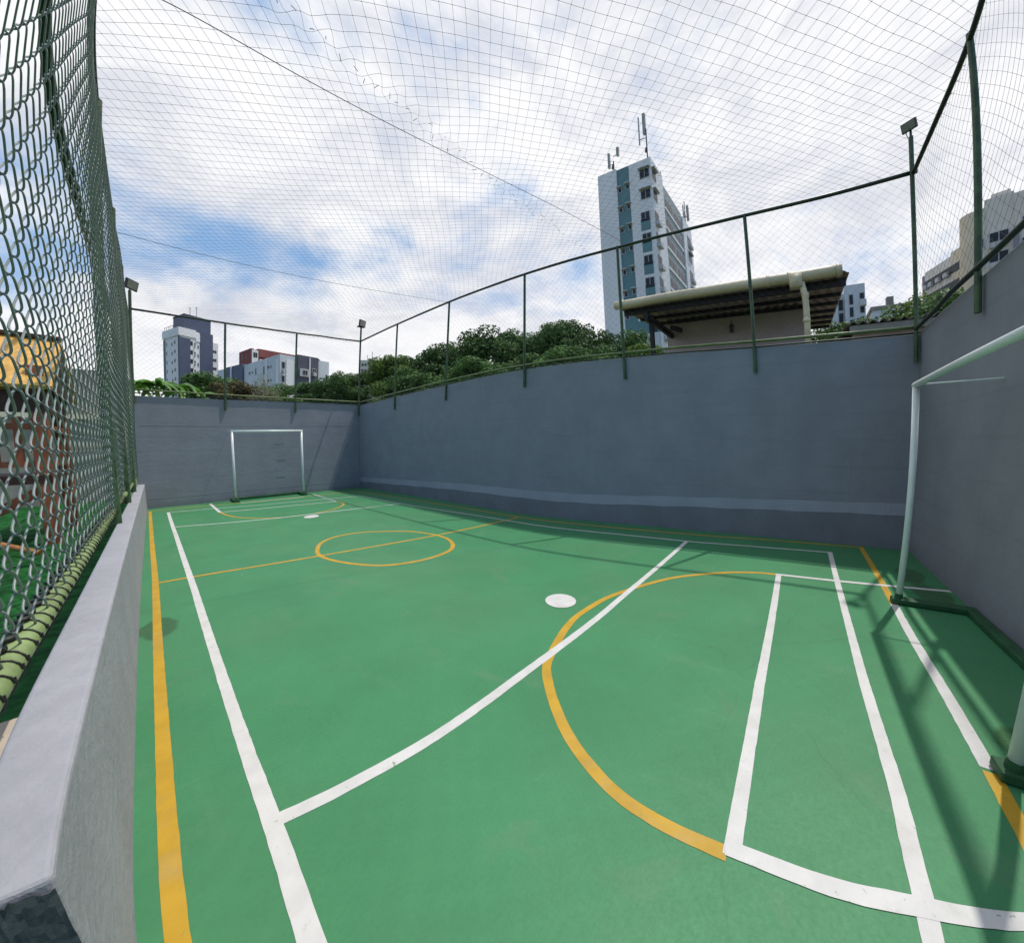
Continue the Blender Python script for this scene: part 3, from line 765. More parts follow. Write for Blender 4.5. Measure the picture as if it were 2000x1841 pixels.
floodlight((XI - 0.02, 0.06, 5.86), (-0.75, 0.45, -0.45), 'black floodlight on the corner pole between the long wall and the close end wall', 0, 0.48)
floodlight((XI, YF - 0.04, 6.12), (0.3, -0.75, -0.1), 'small floodlight on a cross arm at the far corner of the long wall', 1)
floodlight((-0.10, YI, 5.95), (0.7, -0.6, -0.2), 'floodlight on the far pole beside the chain link fence')

# ------------------------------------------------------------------ house with canopy behind the long wall
ch = thing('canopy_house', 'mauve house with a corrugated canopy roof and cream gutter above the long wall', 'house', (12.5, 3.5, 2.5))
part('wall_face', MB().box((12.5, 1.26, 2.4), (15.6, 5.74, 5.62)), M['mauve_wall'], ch)
ysr = np.arange(0.45, 6.43, 0.035)
v = []; f = []
for i, y in enumerate(ysr):
    zz = 0.035 * math.sin(2 * math.pi * y / 0.26)
    for (x, z0) in ((10.12, 5.44), (12.4, 5.62), (16.2, 5.92)): v.append((x, y, z0 + zz))
    for (x, z0) in ((10.12, 5.452), (12.4, 5.632), (16.2, 5.932)): v.append((x, y, z0 + zz))
for i in range(len(ysr) - 1):
    a, c = i * 6, (i + 1) * 6
    f += [(a, a + 1, c + 1, c), (a + 1, a + 2, c + 2, c + 1), (a + 3, c + 3, c + 4, a + 4), (a + 4, c + 4, c + 5, a + 5)]
part('roof_sheet', MB().add(v, f), M['sheet'], ch, smooth=True)
beams = MB()
for x in (10.36, 11.55, 12.42, 13.3, 14.1, 14.9, 15.7):
    zt = 5.40 + (x - 10.12) * 0.079
    beams.box((x - 0.045, 0.50, zt - (0.20 if x < 11 else 0.11)), (x + 0.045, 6.28, zt - 0.02))
beams.box((10.2, 5.50, 4.98), (12.5, 5.62, 5.17)); beams.obox((11.9, 5.2, 5.1), (0.5, 0, 0.09), (0, 0.05, 0), (0, 0, 0.08))
part('roof_beams', beams, M['beam'], ch)
part('porch_post', MB().box((10.52, 5.49, 2.5), (10.63, 5.60, 5.2)), M['beam'], ch)
an = np.linspace(-0.12 * np.pi, 1.12 * np.pi, 14)
gt = MB()
ring = [(10.12 - 0.155 * math.cos(a_) , 5.47 - 0.155 * math.sin(a_)) for a_ in an]
ring = [(10.08 + 0.16 * math.cos(a_), 5.50 + 0.16 * math.sin(a_)) for a_ in np.linspace(0, 2 * np.pi, 20, endpoint=False)]
gt.tube([(10.06, y, 5.48 + 0.006 * math.sin(y * 3)) for y in np.linspace(0.60, 6.44, 16)], 0.128, 20)
for y in (0.68, 1.72, 2.2, 6.2): gt.tube([(10.06, y - 0.035, 5.48), (10.06, y + 0.035, 5.48)], 0.140, 20)
part('gutter', gt, M['gutter'], ch, smooth=True)
dp = MB()
dp.obox((10.02, 1.58, 5.36), (0.11, 0, 0), (0, 0.14, 0), (0, 0, 0.17)); dp.tube([(10.0, 1.46, 5.3), (10.03, 1.40, 5.0), (10.06, 1.385, 4.7), (10.06, 1.385, 2.5)], 0.072, 14)
for z in (5.0, 4.4): dp.tube([(10.06, 1.39, z - 0.05), (10.06, 1.39, z + 0.05)], 0.083, 14)
part('downpipe', dp, M['gutter'], ch, smooth=True)
lan = thing('wall_lantern', 'small dark lantern hanging on the mauve house wall', 'lantern', (12.36, 3.53, 5.08))
part('cage', MB().obox((12.36, 3.53, 5.05), (0.055, 0, 0), (0, 0.055, 0), (0, 0, 0.10)), M['steel'], lan)
part('cap', MB().tube([(12.36, 3.53, 5.15), (12.36, 3.53, 5.20), (12.36, 3.53, 5.24)], [0.09, 0.05, 0.012], 8), M['steel'], lan)
part('bracket', MB().tube([(12.36, 3.53, 5.24), (12.36, 3.53, 5.32), (12.50, 3.53, 5.32)], 0.012, 6), M['steel'], lan)

sh = thing('shed', 'low shed with a weathered wavy roof sheet behind the wall corner', 'shed', (10.1, -1.3, 2.5))
part('wall_face', MB().box((10.15, -3.4, 2.4), (13.0, 0.42, 4.02)), M['pink_wall'], sh)
part('fascia', MB().box((10.02, -3.5, 4.0), (10.14, 0.50, 4.16)), M['conc'], sh)
ysr = np.arange(-3.6, 0.6, 0.03); v = []; f = []
for y in ysr:
    zz = 0.035 * math.sin(2 * math.pi * y / 0.19)
    for (x, z0) in ((9.98, 4.20), (13.2, 4.42), (9.98, 4.215), (13.2, 4.435)): v.append((x, y, z0 + zz))
for i in range(len(ysr) - 1):
    a, c = i * 4, (i + 1) * 4
    f += [(a, a + 1, c + 1, c), (a + 2, c + 2, c + 3, a + 3), (a, c, c + 2, a + 2)]
part('roof_sheet', MB().add(v, f), M['old_sheet'], sh, smooth=True)

# ------------------------------------------------------------------ buildings
WCACHE = {}


def window(parent, face, s, z, w, h, style='plain'):
    """face 'R': on local y=0 plane (faces -y); 'L': on local x=0 plane (faces -x). s = position of the centre along the face"""
    key = (round(w, 2), round(h, 2), style)
    if key not in WCACHE:
        b = MB(); pb = MB(); t_ = 0.10
        b.box((-w / 2, -0.05, -h / 2), (w / 2, 0.08, h / 2))
        nn = 2 if w > 0.9 else 1
        pw = (w - t_ * (nn + 1)) / nn
        for i in range(nn):
            x = -w / 2 + t_ + i * (pw + t_)
            pb.box((x, -0.075, -h / 2 + t_), (x + pw, -0.052, h / 2 - t_))
        xb = None
        if style == 'ac': xb = ('air_conditioner', MB().box((-w / 2 + 0.1, -0.55, -h / 2 - 0.75), (w / 2 - 0.2, -0.02, -h / 2 - 0.12)))
        if style == 'hood': xb = ('hood', MB().box((-w / 2 - 0.1, -0.45, h / 2 + 0.002), (w / 2 + 0.1, 0, h / 2 + 0.14)))
        WCACHE[key] = (b.mesh('window', M['frame']), pb.mesh('pane', M['glass']), xb and (xb[0], xb[1].mesh(xb[0], M['frame'])))
    wf, wp, wx = WCACHE[key]
    o = link('window', wf, parent); link('pane', wp, o)
    if wx: link(wx[0], wx[1], o)
    if face[0] == 'R': o.location = (s, face[1], z)
    else: o.location = (face[1], s, z); o.rotation_euler = (0, 0, -math.pi / 2)
    return o


def bpart(name, parent, m_, *boxes):
    b = MB()
    for a, c in boxes: b.box(a, c)
    return part(name, b, m_, parent, world=False)


def beach(name, parent, m_, *boxes):
    for bx in boxes: bpart(name, parent, m_, bx)


def building(name, label, C, u, z0=0.0):
    return thing(name, label, 'building', (C[0], C[1], z0), math.atan2(u[1], u[0]))


# teal and white tower
t = building('apartment_tower', 'tall white tower with a teal strip and phone antennas on its roof', (46.27, 17.6), (1, 0))
beach('wall', t, M['white_b'], ((0, 0, 2), (4.7, 3.3, 41.6)), ((0, 5.25, 2), (4.7, 8.3, 41.9)), ((14.6, 0.1, 2), (19.8, 8.2, 40.4)))
beach('teal_strip', t, M['teal'], ((0.12, 3.301, 2), (4.7, 5.249, 41.7)), ((-0.06, 0.4, 2), (0.0, 3.3, 17.4)))
beach('corner_spandrel', t, M['teal'], *[((-0.05, 0.62, z - 2.5), (-0.001, 1.95, z - 0.75)) for z in np.arange(33.0, 18, -3.3)])
bpart('white_spandrel', t, M['white_b2'], ((-0.09, 0.4, 13.6), (-0.061, 2.5, 15.6)))
bpart('facade', t, M['greygreen'], ((4.701, 0.35, 2), (14.599, 8.2, 40.9)))
beach('floor_band', t, M['white_b'], *[((5.6, 0.22, z - 1.6), (14.598, 0.349, z - 1.15)) for z in np.arange(38.4, 5, -3.3)])
for i, z in enumerate(np.arange(39.3, 8, -3.3)):
    if i < 2: window(t, ('L', 0), 1.0, z, 1.5, 1.5, 'hood')
    else: window(t, ('L', 0), 1.25, z - 0.1, 1.35, 1.5)
    window(t, ('R', 0), 0.95, z - 0.1, 1.5, 1.5, 'ac' if i >= 2 else 'hood')
    window(t, ('L', 0.12), 4.85, z - 1.2, 0.6, 0.8, 'hood'); window(t, ('L', 0.12), 3.65, z - 1.0, 0.6, 0.8, 'hood')
    window(t, ('R', 0.35), 5.25, z - 1.4, 0.75, 2.2)
    window(t, ('R', 0.35), 8.0, z - 1.2, 3.4, 1.7); window(t, ('R', 0.35), 12.2, z - 1.2, 3.4, 1.7)
    window(t, ('R', 0.1), 17.6, z - 2.2, 2.0, 1.5, 'hood' if i % 2 else 'ac')


def antenna(loc, h, panels, label):
    a = thing('phone_antenna', label, 'antenna', loc, 0, 'phone antennas on the white and teal tower')
    x, y, z = loc
    part('mast', MB().tube([(x, y, z - 0.1), (x, y, z + h * 0.6), (x, y, z + h)], 0.09, 8), M['steel'], a)
    for (dx, dy, dz, ph, pw) in panels:
        b = MB(); b.obox((x + dx, y + dy, z + dz), (pw, 0, 0), (0, pw, 0), (0, 0, ph / 2)); part('panel', b, M['antenna'], a)
    for (dx, dy, dz, ph, pw) in panels: part('arm', MB().tube([(x, y, z + dz - ph * 0.3), (x + dx, y + dy, z + dz - ph * 0.3)], 0.05, 6), M['steel'], a)
    for q in range(3): part('radio_box', MB().obox((x + 0.14 * (q - 1), y + 0.12, z + h * 0.25 + 0.35 * q), (0.12, 0, 0), (0, 0.12, 0), (0, 0, 0.14)), M['steel'], a)


antenna((46.6, 18.1, 41.6), 5.0, [(0.1, 0.25, 6.0, 3.4, 0.20), (-0.2, 0.95, 4.9, 4.6, 0.08)], 'tallest antenna mast, on the front corner of the teal striped tower')
antenna((46.5, 23.3, 41.9), 1.7, [(0.0, 0.7, 2.0, 2.6, 0.16), (-0.1, -0.8, 2.9, 1.4, 0.18)], 'short forked antenna on the left end of the teal striped tower roof')
antenna((64.5, 18.2, 40.4), 3.0, [(0.9, -0.3, 3.2, 3.0, 0.2), (-0.9, 0, 2.6, 2.6, 0.1), (0.2, 0.0, 3.6, 3.4, 0.07)], 'cluster of antennas at the right end of the teal striped tower roof')
antenna((51.3, 17.9, 40.9), 1.2, [(0.1, 0.1, 1.4, 0.9, 0.1)], 'tiny antenna halfway along the teal striped tower roof')

# navy and white tower
t = building('apartment_tower', 'white and navy blue tower at the left of the skyline', (7.1, 136), (0.93, 0.37))
bpart('wall', t, M['white_b'], ((0, 0, 2), (5.9, 9.0, 37.2)), ((9.31, 0.6, 2), (11.3, 8, 35.3)))
bpart('parapet', t, M['white_b'], ((-0.25, -0.25, 35.3), (4.4, 9.2, 37.6)), ((4.401, -0.2, 34.4), (5.5, 8.0, 36.6)))
bpart('stair_tower', t, M['navy'], ((5.55, -0.12, 2), (9.3, 7.5, 37.5)), ((1.9, 1.2, 37.3), (9.3, 7.5, 41.8)))
bpart('navy_panel', t, M['navy'], ((0.15, -0.12, 2), (2.9, -0.001, 34.8)), ((-0.1, 7.9, 2), (-0.001, 9.0, 35)))
bpart('roof_cap', t, M['dark_b'], ((1.8, 1.1, 41.8), (9.4, 7.6, 42.2)))
bpart('dark_recess', t, M['dark_b'], ((-0.05, -0.16, 2), (0.149, 0.6, 35.2)))
for z in np.arange(33.6, 8, -2.62):
    window(t, ('R', 0), 3.25, z, 0.8, 1.35); window(t, ('R', 0), 4.15, z, 0.5, 0.7, 'ac'); window(t, ('R', 0), 5.05, z - 0.7, 0.42, 1.1)
    window(t, ('R', 0.6), 10.2, z - 1.0, 1.2, 0.9); window(t, ('L', 0), 2.4, z, 0.8, 1.0); window(t, ('L', 0), 4.0, z - 0.4, 0.7, 1.0); window(t, ('L', 0), 7.1, z, 0.5, 1.2)
for (s_, d_, hh_) in ((4.0, 2.5, 2.6), (6.3, 3.5, 3.6)):
    bpart('rooftop_mast', t, M['steel'], ((s_, d_, 42.2), (s_ + 0.1, d_ + 0.1, 42.2 + hh_)), ((s_ - 0.3, d_, 42.0 + hh_), (s_ + 0.4, d_ + 0.1, 42.1 + hh_)))
bpart('railing', t, M['steel'], ((0.1, 0.1, 38.6), (3.0, 0.16, 38.7)), ((0.1, 0.1, 38.6), (0.16, 8.6, 38.7)), *[((0.1, y_, 37.6), (0.18, y_ + 0.08, 38.6)) for y_ in np.arange(0.1, 8.7, 1.2)], *[((x_, 0.1, 37.6), (x_ + 0.08, 0.18, 38.6)) for x_ in np.arange(0.8, 3.1, 1.1)])

# red block
t = building('apartment_block', 'red and white block rising behind the white apartment block', (23.8, 125), (0.97, 0.25))
bpart('wall', t, M['red_b'], ((0, 0, 2), (1.0, 7.5, 31.4)), ((2.2, 0.3, 2), (24, 8, 29.2)), ((2.2, -0.2, 29.2), (24, 8, 31.6)))
beach('white_bay', t, M['white_b'], ((0.3, -0.15, 2), (2.19, 6, 31.0)), ((2.7, -0.1, 2), (10.5, 0.299, 28.6)), ((10.6, -0.1, 28.4), (24, 0.299, 29.19)), ((7.0, -0.3, 28.6), (10.0, 0.2, 30.3)), ((11.0, -0.3, 28.9), (13.5, 0.2, 30.2)))
for z in (29.6, 26.7, 23.8): window(t, ('R', -0.15), 1.3, z, 1.3, 1.5)
for z in (27.2, 24.3):
    for s_ in (4.0, 5.6, 9.0): window(t, ('R', -0.1), s_, z, 1.1, 1.2)
for z in (29.5, 26.8): window(t, ('L', 0), 3.0, z, 0.8, 0.8); window(t, ('L', 0), 5.4, z, 0.4, 1.6)

# white apartment block with a dark bay
t = building('apartment_block', 'low white apartment block with a dark grey bay and white pipe', (19.92, 77.77), (0.964, 0.265))
bpart('wall', t, M['white_b2'], ((0, 0, 2), (3.45, 14.5, 19.5)), ((8.42, 0.0, 2), (11.4, 10, 19.6)), ((3.451, 0.6, 2), (8.419, 10, 19.2)))
beach('raised_panel', t, M['white_b'], ((1.3, -0.12, 2), (3.3, -0.001, 18.6)), ((-0.12, 0.25, 2), (-0.001, 1.2, 18.7)), ((-0.12, 4.6, 2), (-0.001, 5.3, 19.3)))
bpart('dark_bay', t, M['dark_b'], ((3.52, -0.55, 2), (8.35, 0.599, 19.9)))
bpart('pipe', t, M['white_b'], ((6.05, -0.75, 2), (6.3, -0.551, 19.6)))
beach('balcony_front', t, M['frame'], ((3.9, -0.85, 15.7), (5.9, -0.56, 17.2)), ((3.9, -0.85, 12.9), (5.9, -0.56, 14.1)), ((6.5, -0.8, 12.6), (8.2, -0.56, 14.0)))
for z in (17.5, 14.9, 12.3):
    window(t, ('R', 0), 0.7, z, 0.75, 1.35, 'ac'); window(t, ('R', 0), 10.8, z - 1.2, 0.6, 1.2, 'ac')
    window(t, ('R', -0.86), 5.0, z - 1.0, 1.2, 1.0)
    window(t, ('L', 0), 5.9, z - 0.2, 0.6, 1.6); window(t, ('L', 0), 4.2, z + 0.1, 0.9, 0.6); window(t, ('L', 0), 3.2, z + 0.1, 0.5, 0.6)
    window(t, ('L', 0), 9.2, z, 0.5, 1.4); window(t, ('L', 0), 10.6, z, 0.5, 0.6); window(t, ('L', 0), 11.8, z, 0.9, 0.6)
window(t, ('R', -0.56), 7.3, 17.2, 1.0, 0.8, 'ac')

# slate block left of it
t = building('apartment_block', 'slate grey block with a pale end wall, left of the white apartment block', (12.3, 100.6), (0.3552, -0.9348))
bpart('pale_end', t, M['white_b2'], ((0, 0, 2), (3.2, 8, 19.6)))
bpart('wall', t, M['slate'], ((3.201, 0, 2), (9.8, 8, 19.8)))
bpart('pipe', t, M['white_b'], ((5.5, -0.25, 2), (5.8, -0.001, 19.7)), ((5.8, -0.25, 11.4), (9.0, -0.001, 11.7)))
for z in (16.2, 13.2): window(t, ('R', 0), 7.3, z, 1.0, 1.8); window(t, ('R', 0), 1.6, z - 1.5, 0.8, 0.9)

# pale tower far off behind the corner floodlight
t = building('apartment_tower', 'small pale tower with rooftop masts far behind the corner floodlight', (93.0, 184.0), (0.90, -0.44))
bpart('wall', t, M['cream_b'], ((-4.5, 0, 2), (8, 10, 46.5)))
beach('rooftop_mast', t, M['steel'], *[((x_, 2, 46.5), (x_ + 0.25, 2.25, 46.5 + h_)) for x_, h_ in ((-1, 3), (1.5, 5), (4.0, 2.5), (5.5, 3.5))], ((-0.5, 2, 46.5), (2, 4, 47.8)))
for z in (44, 41, 38, 35):
    for s_ in (-3.4, -1.8): window(t, ('R', 0), s_, z, 1.2, 1.5)

# white block right of the canopy
t = building('apartment_block', 'white block with narrow strip windows just right of the canopy roof', (69.7, -3.25), (0, -1))
beach('wall', t, M['white_b2'], ((0, 0, 2), (1.6, 60, 26.5)), ((1.601, 0.9, 2), (2.599, 10, 26.0)), ((2.6, 0, 2), (5.45, 10, 27.0)))
beach('balcony', t, M['white_b2'], *[((4.7, -0.8, z - 1.1), (5.5, -0.001, z - 0.2)) for z in (24.4, 21.4, 18.4)])
for z in (24.2, 22.0, 19.8, 17.6, 15.4): window(t, ('R', 0.9), 2.1, z, 0.8, 1.9)
for z in (24.6, 22.6, 20.6, 17.6, 15.6): window(t, ('R', 0), 3.5, z, 0.7, 1.7)
for z in (25.0, 22.8, 20.4, 18.0, 15.6): window(t, ('R', 0), 5.0, z, 0.75, 1.1)
for z in (22.4, 19.4, 16.4):
    for s_ in (8, 20, 34): window(t, ('L', 0), s_, z, 5.0, 1.6)

# beige towers at right
t = building('apartment_tower', 'tall beige tower with a rounded corner bay behind the close end wall', (64.0, -18.3), (-0.30, -0.954))
an = np.linspace(np.pi * 0.5, np.pi * 1.5, 14)
ring = [(1.4 + 1.4 * math.cos(a_), 1.4 - 1.4 * math.sin(a_)) for a_ in np.linspace(0, np.pi / 2, 10)]
rr = [(0.0, 6.0)] + [(1.4 - 1.4 * math.cos(a_), 1.4 - 1.4 * math.sin(a_)) for a_ in np.linspace(0, np.pi / 2, 10)] + [(2.2, 0.0), (2.2, 6.0)]
n_ = len(rr); vb = [(x, y, 2) for x, y in rr] + [(x, y, 31.6) for x, y in rr]
part('corner_bay', MB().add(vb, [(i, (i + 1) % n_, n_ + (i + 1) % n_, n_ + i) for i in range(n_)] + [tuple(range(n_, 2 * n_))]), M['beige'], t, world=False)
bpart('wall', t, M['beige2'], ((2.201, 0.15, 2), (4.6, 9, 32.6)), ((4.601, 0.0, 2), (7.6, 9, 32.2)), ((2.8, 1, 32.6), (4.4, 6, 33.4)))
bpart('mauve_wing', t, M['purple'], ((7.601, -0.4, 2), (12, 9, 31.6)), ((4.55, -0.25, 2), (5.0, -0.001, 28.0)))
for z in (27.6, 25.1, 22.6, 20.1, 17.6):
    window(t, ('R', 0.15), 3.4, z, 1.7, 1.3, 'ac'); window(t, ('R', 0), 1.75, z - 0.4, 0.9, 1.2)
    window(t, ('R', 0), 6.6, z + 1.0, 0.9, 1.2, 'ac'); window(t, ('R', 0), 5.5, z + 1.0, 0.7, 1.0)
t = building('apartment_block', 'lower beige and grey block with dark window bands below the tall beige tower', (71.9, -20.6), (0.949, 0.316))
bpart('wall', t, M['beige2'], ((1.15, -9, 2), (6.8, 0.0, 30.2)))
bpart('beige_bay', t, M['beige'], ((-2.5, -9, 2), (1.149, 0.12, 30.6)))
bpart('mauve_wing', t, M['purple'], ((6.801, -9, 2), (7.6, -0.1, 29.9)))
for z in (28.0, 25.6, 23.2, 20.8, 18.4):
    b_ = bpart('window_band', t, M['glass'], ((-2.0, 0.121, z - 0.6), (6.7, 0.18, z + 0.6)))
    for s_ in (1.8, 3.4, 5.0, 6.2): bpart('awning', t, M['frame'], ((s_ - 0.4, 0.181, z - 0.75), (s_ + 0.4, 0.55, z - 0.1)))
t = building('house', 'small pale house half hidden by the tree behind the wavy shed roof', (39.0, -4.6), (0, -1))
bpart('wall', t, M['white_b2'], ((0, 0, 2), (2.6, 6, 13.2))); bpart('roof', t, M['conc'], ((-0.1, -0.1, 13.2), (2.7, 6, 13.5)), ((1.2, 0.5, 13.5), (1.7, 1.0, 14.4)))
window(t, ('R', 0), 1.3, 11.5, 0.9, 1.0)

# ------------------------------------------------------------------ play area behind the mesh fence
ph = thing('playhouse', 'wooden playhouse with an amber roof and red railings behind the wire mesh', 'playhouse', (-1.7, 10.1, 0.3))
for (x, y) in ((-0.905, 9.42), (-2.45, 9.42), (-0.905, 10.95), (-2.45, 10.95)):
    bevel(part('post', MB().box((x - 0.075, y - 0.075, 0.28), (x + 0.075, y + 0.075, 2.75)), M['redwood'], ph), 0.006)
v = [(-2.7, 9.20, 2.42), (-0.74, 9.20, 2.42), (-0.74, 10.18, 3.24), (-2.7, 10.18, 3.24), (-2.7, 9.17, 2.46), (-0.74, 9.17, 2.46), (-0.74, 10.18, 3.29), (-2.7, 10.18, 3.29)]
v2 = [(x, 20.36 - y, z) for x, y, z in v]
fx = [(0, 3, 2, 1), (4, 5, 6, 7), (0, 1, 5, 4), (1, 2, 6, 5), (2, 3, 7, 6), (3, 0, 4, 7)]
part('roof', MB().add(v, fx).add(v2, [q[::-1] for q in fx]), M['yellow_panel'], ph)
tr = MB(); tr.add([(-0.76, 9.3, 2.42), (-0.76, 11.06, 2.42), (-0.76, 10.18, 3.22), (-0.80, 9.3, 2.42), (-0.80, 11.06, 2.42), (-0.80, 10.18, 3.22)], [(0, 1, 2), (5, 4, 3), (0, 3, 4, 1), (1, 4, 5, 2), (2, 5, 3, 0)])
tr.box((-2.7, 9.34, 2.12), (-0.80, 9.44, 2.40)); tr.box((-0.95, 9.4, 2.12), (-0.85, 11, 2.4)); tr.obox((-1.72, 10.16, 3.31), (0.98, 0, 0), (0, 0.05, 0), (0, 0, 0.025))
part('trim', tr, M['darkwood'], ph)
rl = MB()
for z in (1.93, 1.42): rl.box((-2.40, 9.37, z - 0.04), (-0.98, 9.45, z + 0.04)); rl.box((-0.95, 9.5, z - 0.04), (-0.86, 10.9, z + 0.04))
for x in np.arange(-2.3, -1.0, 0.2): rl.box((x - 0.035, 9.385, 1.46), (x + 0.035, 9.435, 2.06))
part('railing', rl, M['redwood'], ph)
part('deck', MB().box((-2.5, 9.34, 1.15), (-0.84, 11.0, 1.27)), M['darkwood'], ph)
part('brace', MB().obox((-1.35, 9.45, 0.8), (0.42, 0, 0.28), (0, 0.04, 0), (-0.03, 0, 0.05)), M['redwood'], ph)
part('climbing_pole', MB().tube([(-1.75, 9.2, 0.66), (-0.92, 8.6, 0.33)], 0.032, 10), M['orangepole'], ph)
part('slide', MB().box((-2.3, 8.1, 0.3), (-1.62, 9.2, 0.62)), M['bluepl'], ph)
bw = thing('boundary_wall', 'grey concrete boundary wall with a cream ledge beyond the playhouse', 'wall', (-4, 15.95, 0.3))
part('upper_face', MB().box((-9, 15.95, 2.62), (-0.38, 16.2, 3.82)), M['conc'], bw)
part('ledge', MB().box((-9, 15.86, 2.50), (-0.38, 16.2, 2.62)), M['cream_edge'], bw)
part('lower_face', MB().box((-9, 15.95, 0.2), (-0.38, 16.2, 2.50)), M['conc_lo'], bw)

# ------------------------------------------------------------------ trees
def leaf_cloud(lobes, n, size, name, m_, seed, flat=0.75, inner=0.25):
    r_ = np.random.default_rng(seed)
    L = np.array([l[:3] for l in lobes]); Rd = np.array([l[3] for l in lobes])
    w = Rd ** 2; w /= w.sum()
    ii = r_.choice(len(L), n, p=w)
    d = r_.normal(size=(n, 3)); d /= np.linalg.norm(d, axis=1)[:, None]
    rad = Rd[ii] * np.where(r_.random(n) < inner, r_.random(n) ** 0.5, 0.82 + 0.28 * r_.random(n))
    c = L[ii] + d * rad[:, None] * np.array([1, 1, flat])
    nrm_ = d + r_.normal(0, 0.55, (n, 3)) + np.array([0, 0, 0.5]); nrm_ /= np.linalg.norm(nrm_, axis=1)[:, None]
    a = np.cross(nrm_, r_.normal(size=(n, 3))); a /= np.linalg.norm(a, axis=1)[:, None]
    b = np.cross(nrm_, a)
    s = (size * (0.6 + 0.8 * r_.random(n)))[:, None]
    v = np.stack([c - a * s, c - b * s * 0.55 + nrm_ * s * 0.12, c + a * s, c + b * s * 0.55 + nrm_ * s * 0.12], 1).reshape(-1, 3)
    return quads_mesh(name, v, np.arange(4 * n).reshape(-1, 4), m_, smooth=False)


def crown_lobes(seed, w, h, n=22):
    """unit tree: crown from z=0.35h.. to h, width w"""
    r_ = np.random.default_rng(seed); L = []
    for i in range(n):
        z = r_.uniform(0.22, 0.95); prof = math.sqrt(max(0.05, 1 - ((z - 0.55) / 0.5) ** 2))
        a = r_.uniform(0, 2 * np.pi); q = prof * r_.uniform(0.25, 0.85)
        rad = r_.uniform(0.075, 0.205) * (1.15 - 0.35 * abs(z - 0.5))
        L.append((math.cos(a) * q * w / 2, math.sin(a) * q * w / 2, z * h, rad * w))
    return L


PROTO = {}
for i in range(6):
    w, h = 8.0, 9.0
    lob = crown_lobes(100 + i, w, h, 30 + 3 * i)
    tb_ = MB()
    tb_.tube([(0, 0, -0.5), (0.1, 0.05, 1.5), (0.05, 0.1, 3.4), (0.2, 0, 5.5)], [0.34, 0.28, 0.22, 0.10], 9)
    for l in lob[:9]:
        tb_.tube([(0.1, 0.05, 2.2 + 0.2 * (l[2] / h)), (l[0] * 0.5, l[1] * 0.5, l[2] * 0.75 + 0.4), (l[0], l[1], l[2])], [0.15, 0.09, 0.03], 6)
    PROTO[i] = (lob, tb_.mesh('trunk', M['bark'], smooth=True))
CROWN = {}


def crown_mesh(i, kind, leaf):
    key = (i, kind, round(leaf, 2))
    if key not in CROWN:
        CROWN[key] = leaf_cloud(PROTO[i][0], 12000 if kind != 'leaf_pale' else 1400, leaf, 'crown', M[kind], 300 + i)
    return CROWN[key]


def tree(az_, D, top_el, width, proto, label, kind='leaf', zb=None, hs=None, group='trees behind the walls'):
    a = R(az_); x = 0.2525 + D * math.sin(a); y = 1.6333 + D * math.cos(a)
    top = 1.5 + D * math.tan(R(top_el))
    zb = gz(x, y) - 0.2 if zb is None else zb
    H = max(1.5, top - zb)
    t = thing('tree', label, 'tree', (x, y, zb), proto * 1.7 + az_ * 0.13, group)
    sx, sz = width * 1.15 / 8.0, H / 8.9
    o1 = link('trunk', PROTO[proto][1], t); o2 = link('crown', crown_mesh(proto, kind, 0.175 if D > 20 else 0.13), t)
    for o in (o1, o2): o.scale = (sx, sx, sz)
    return t


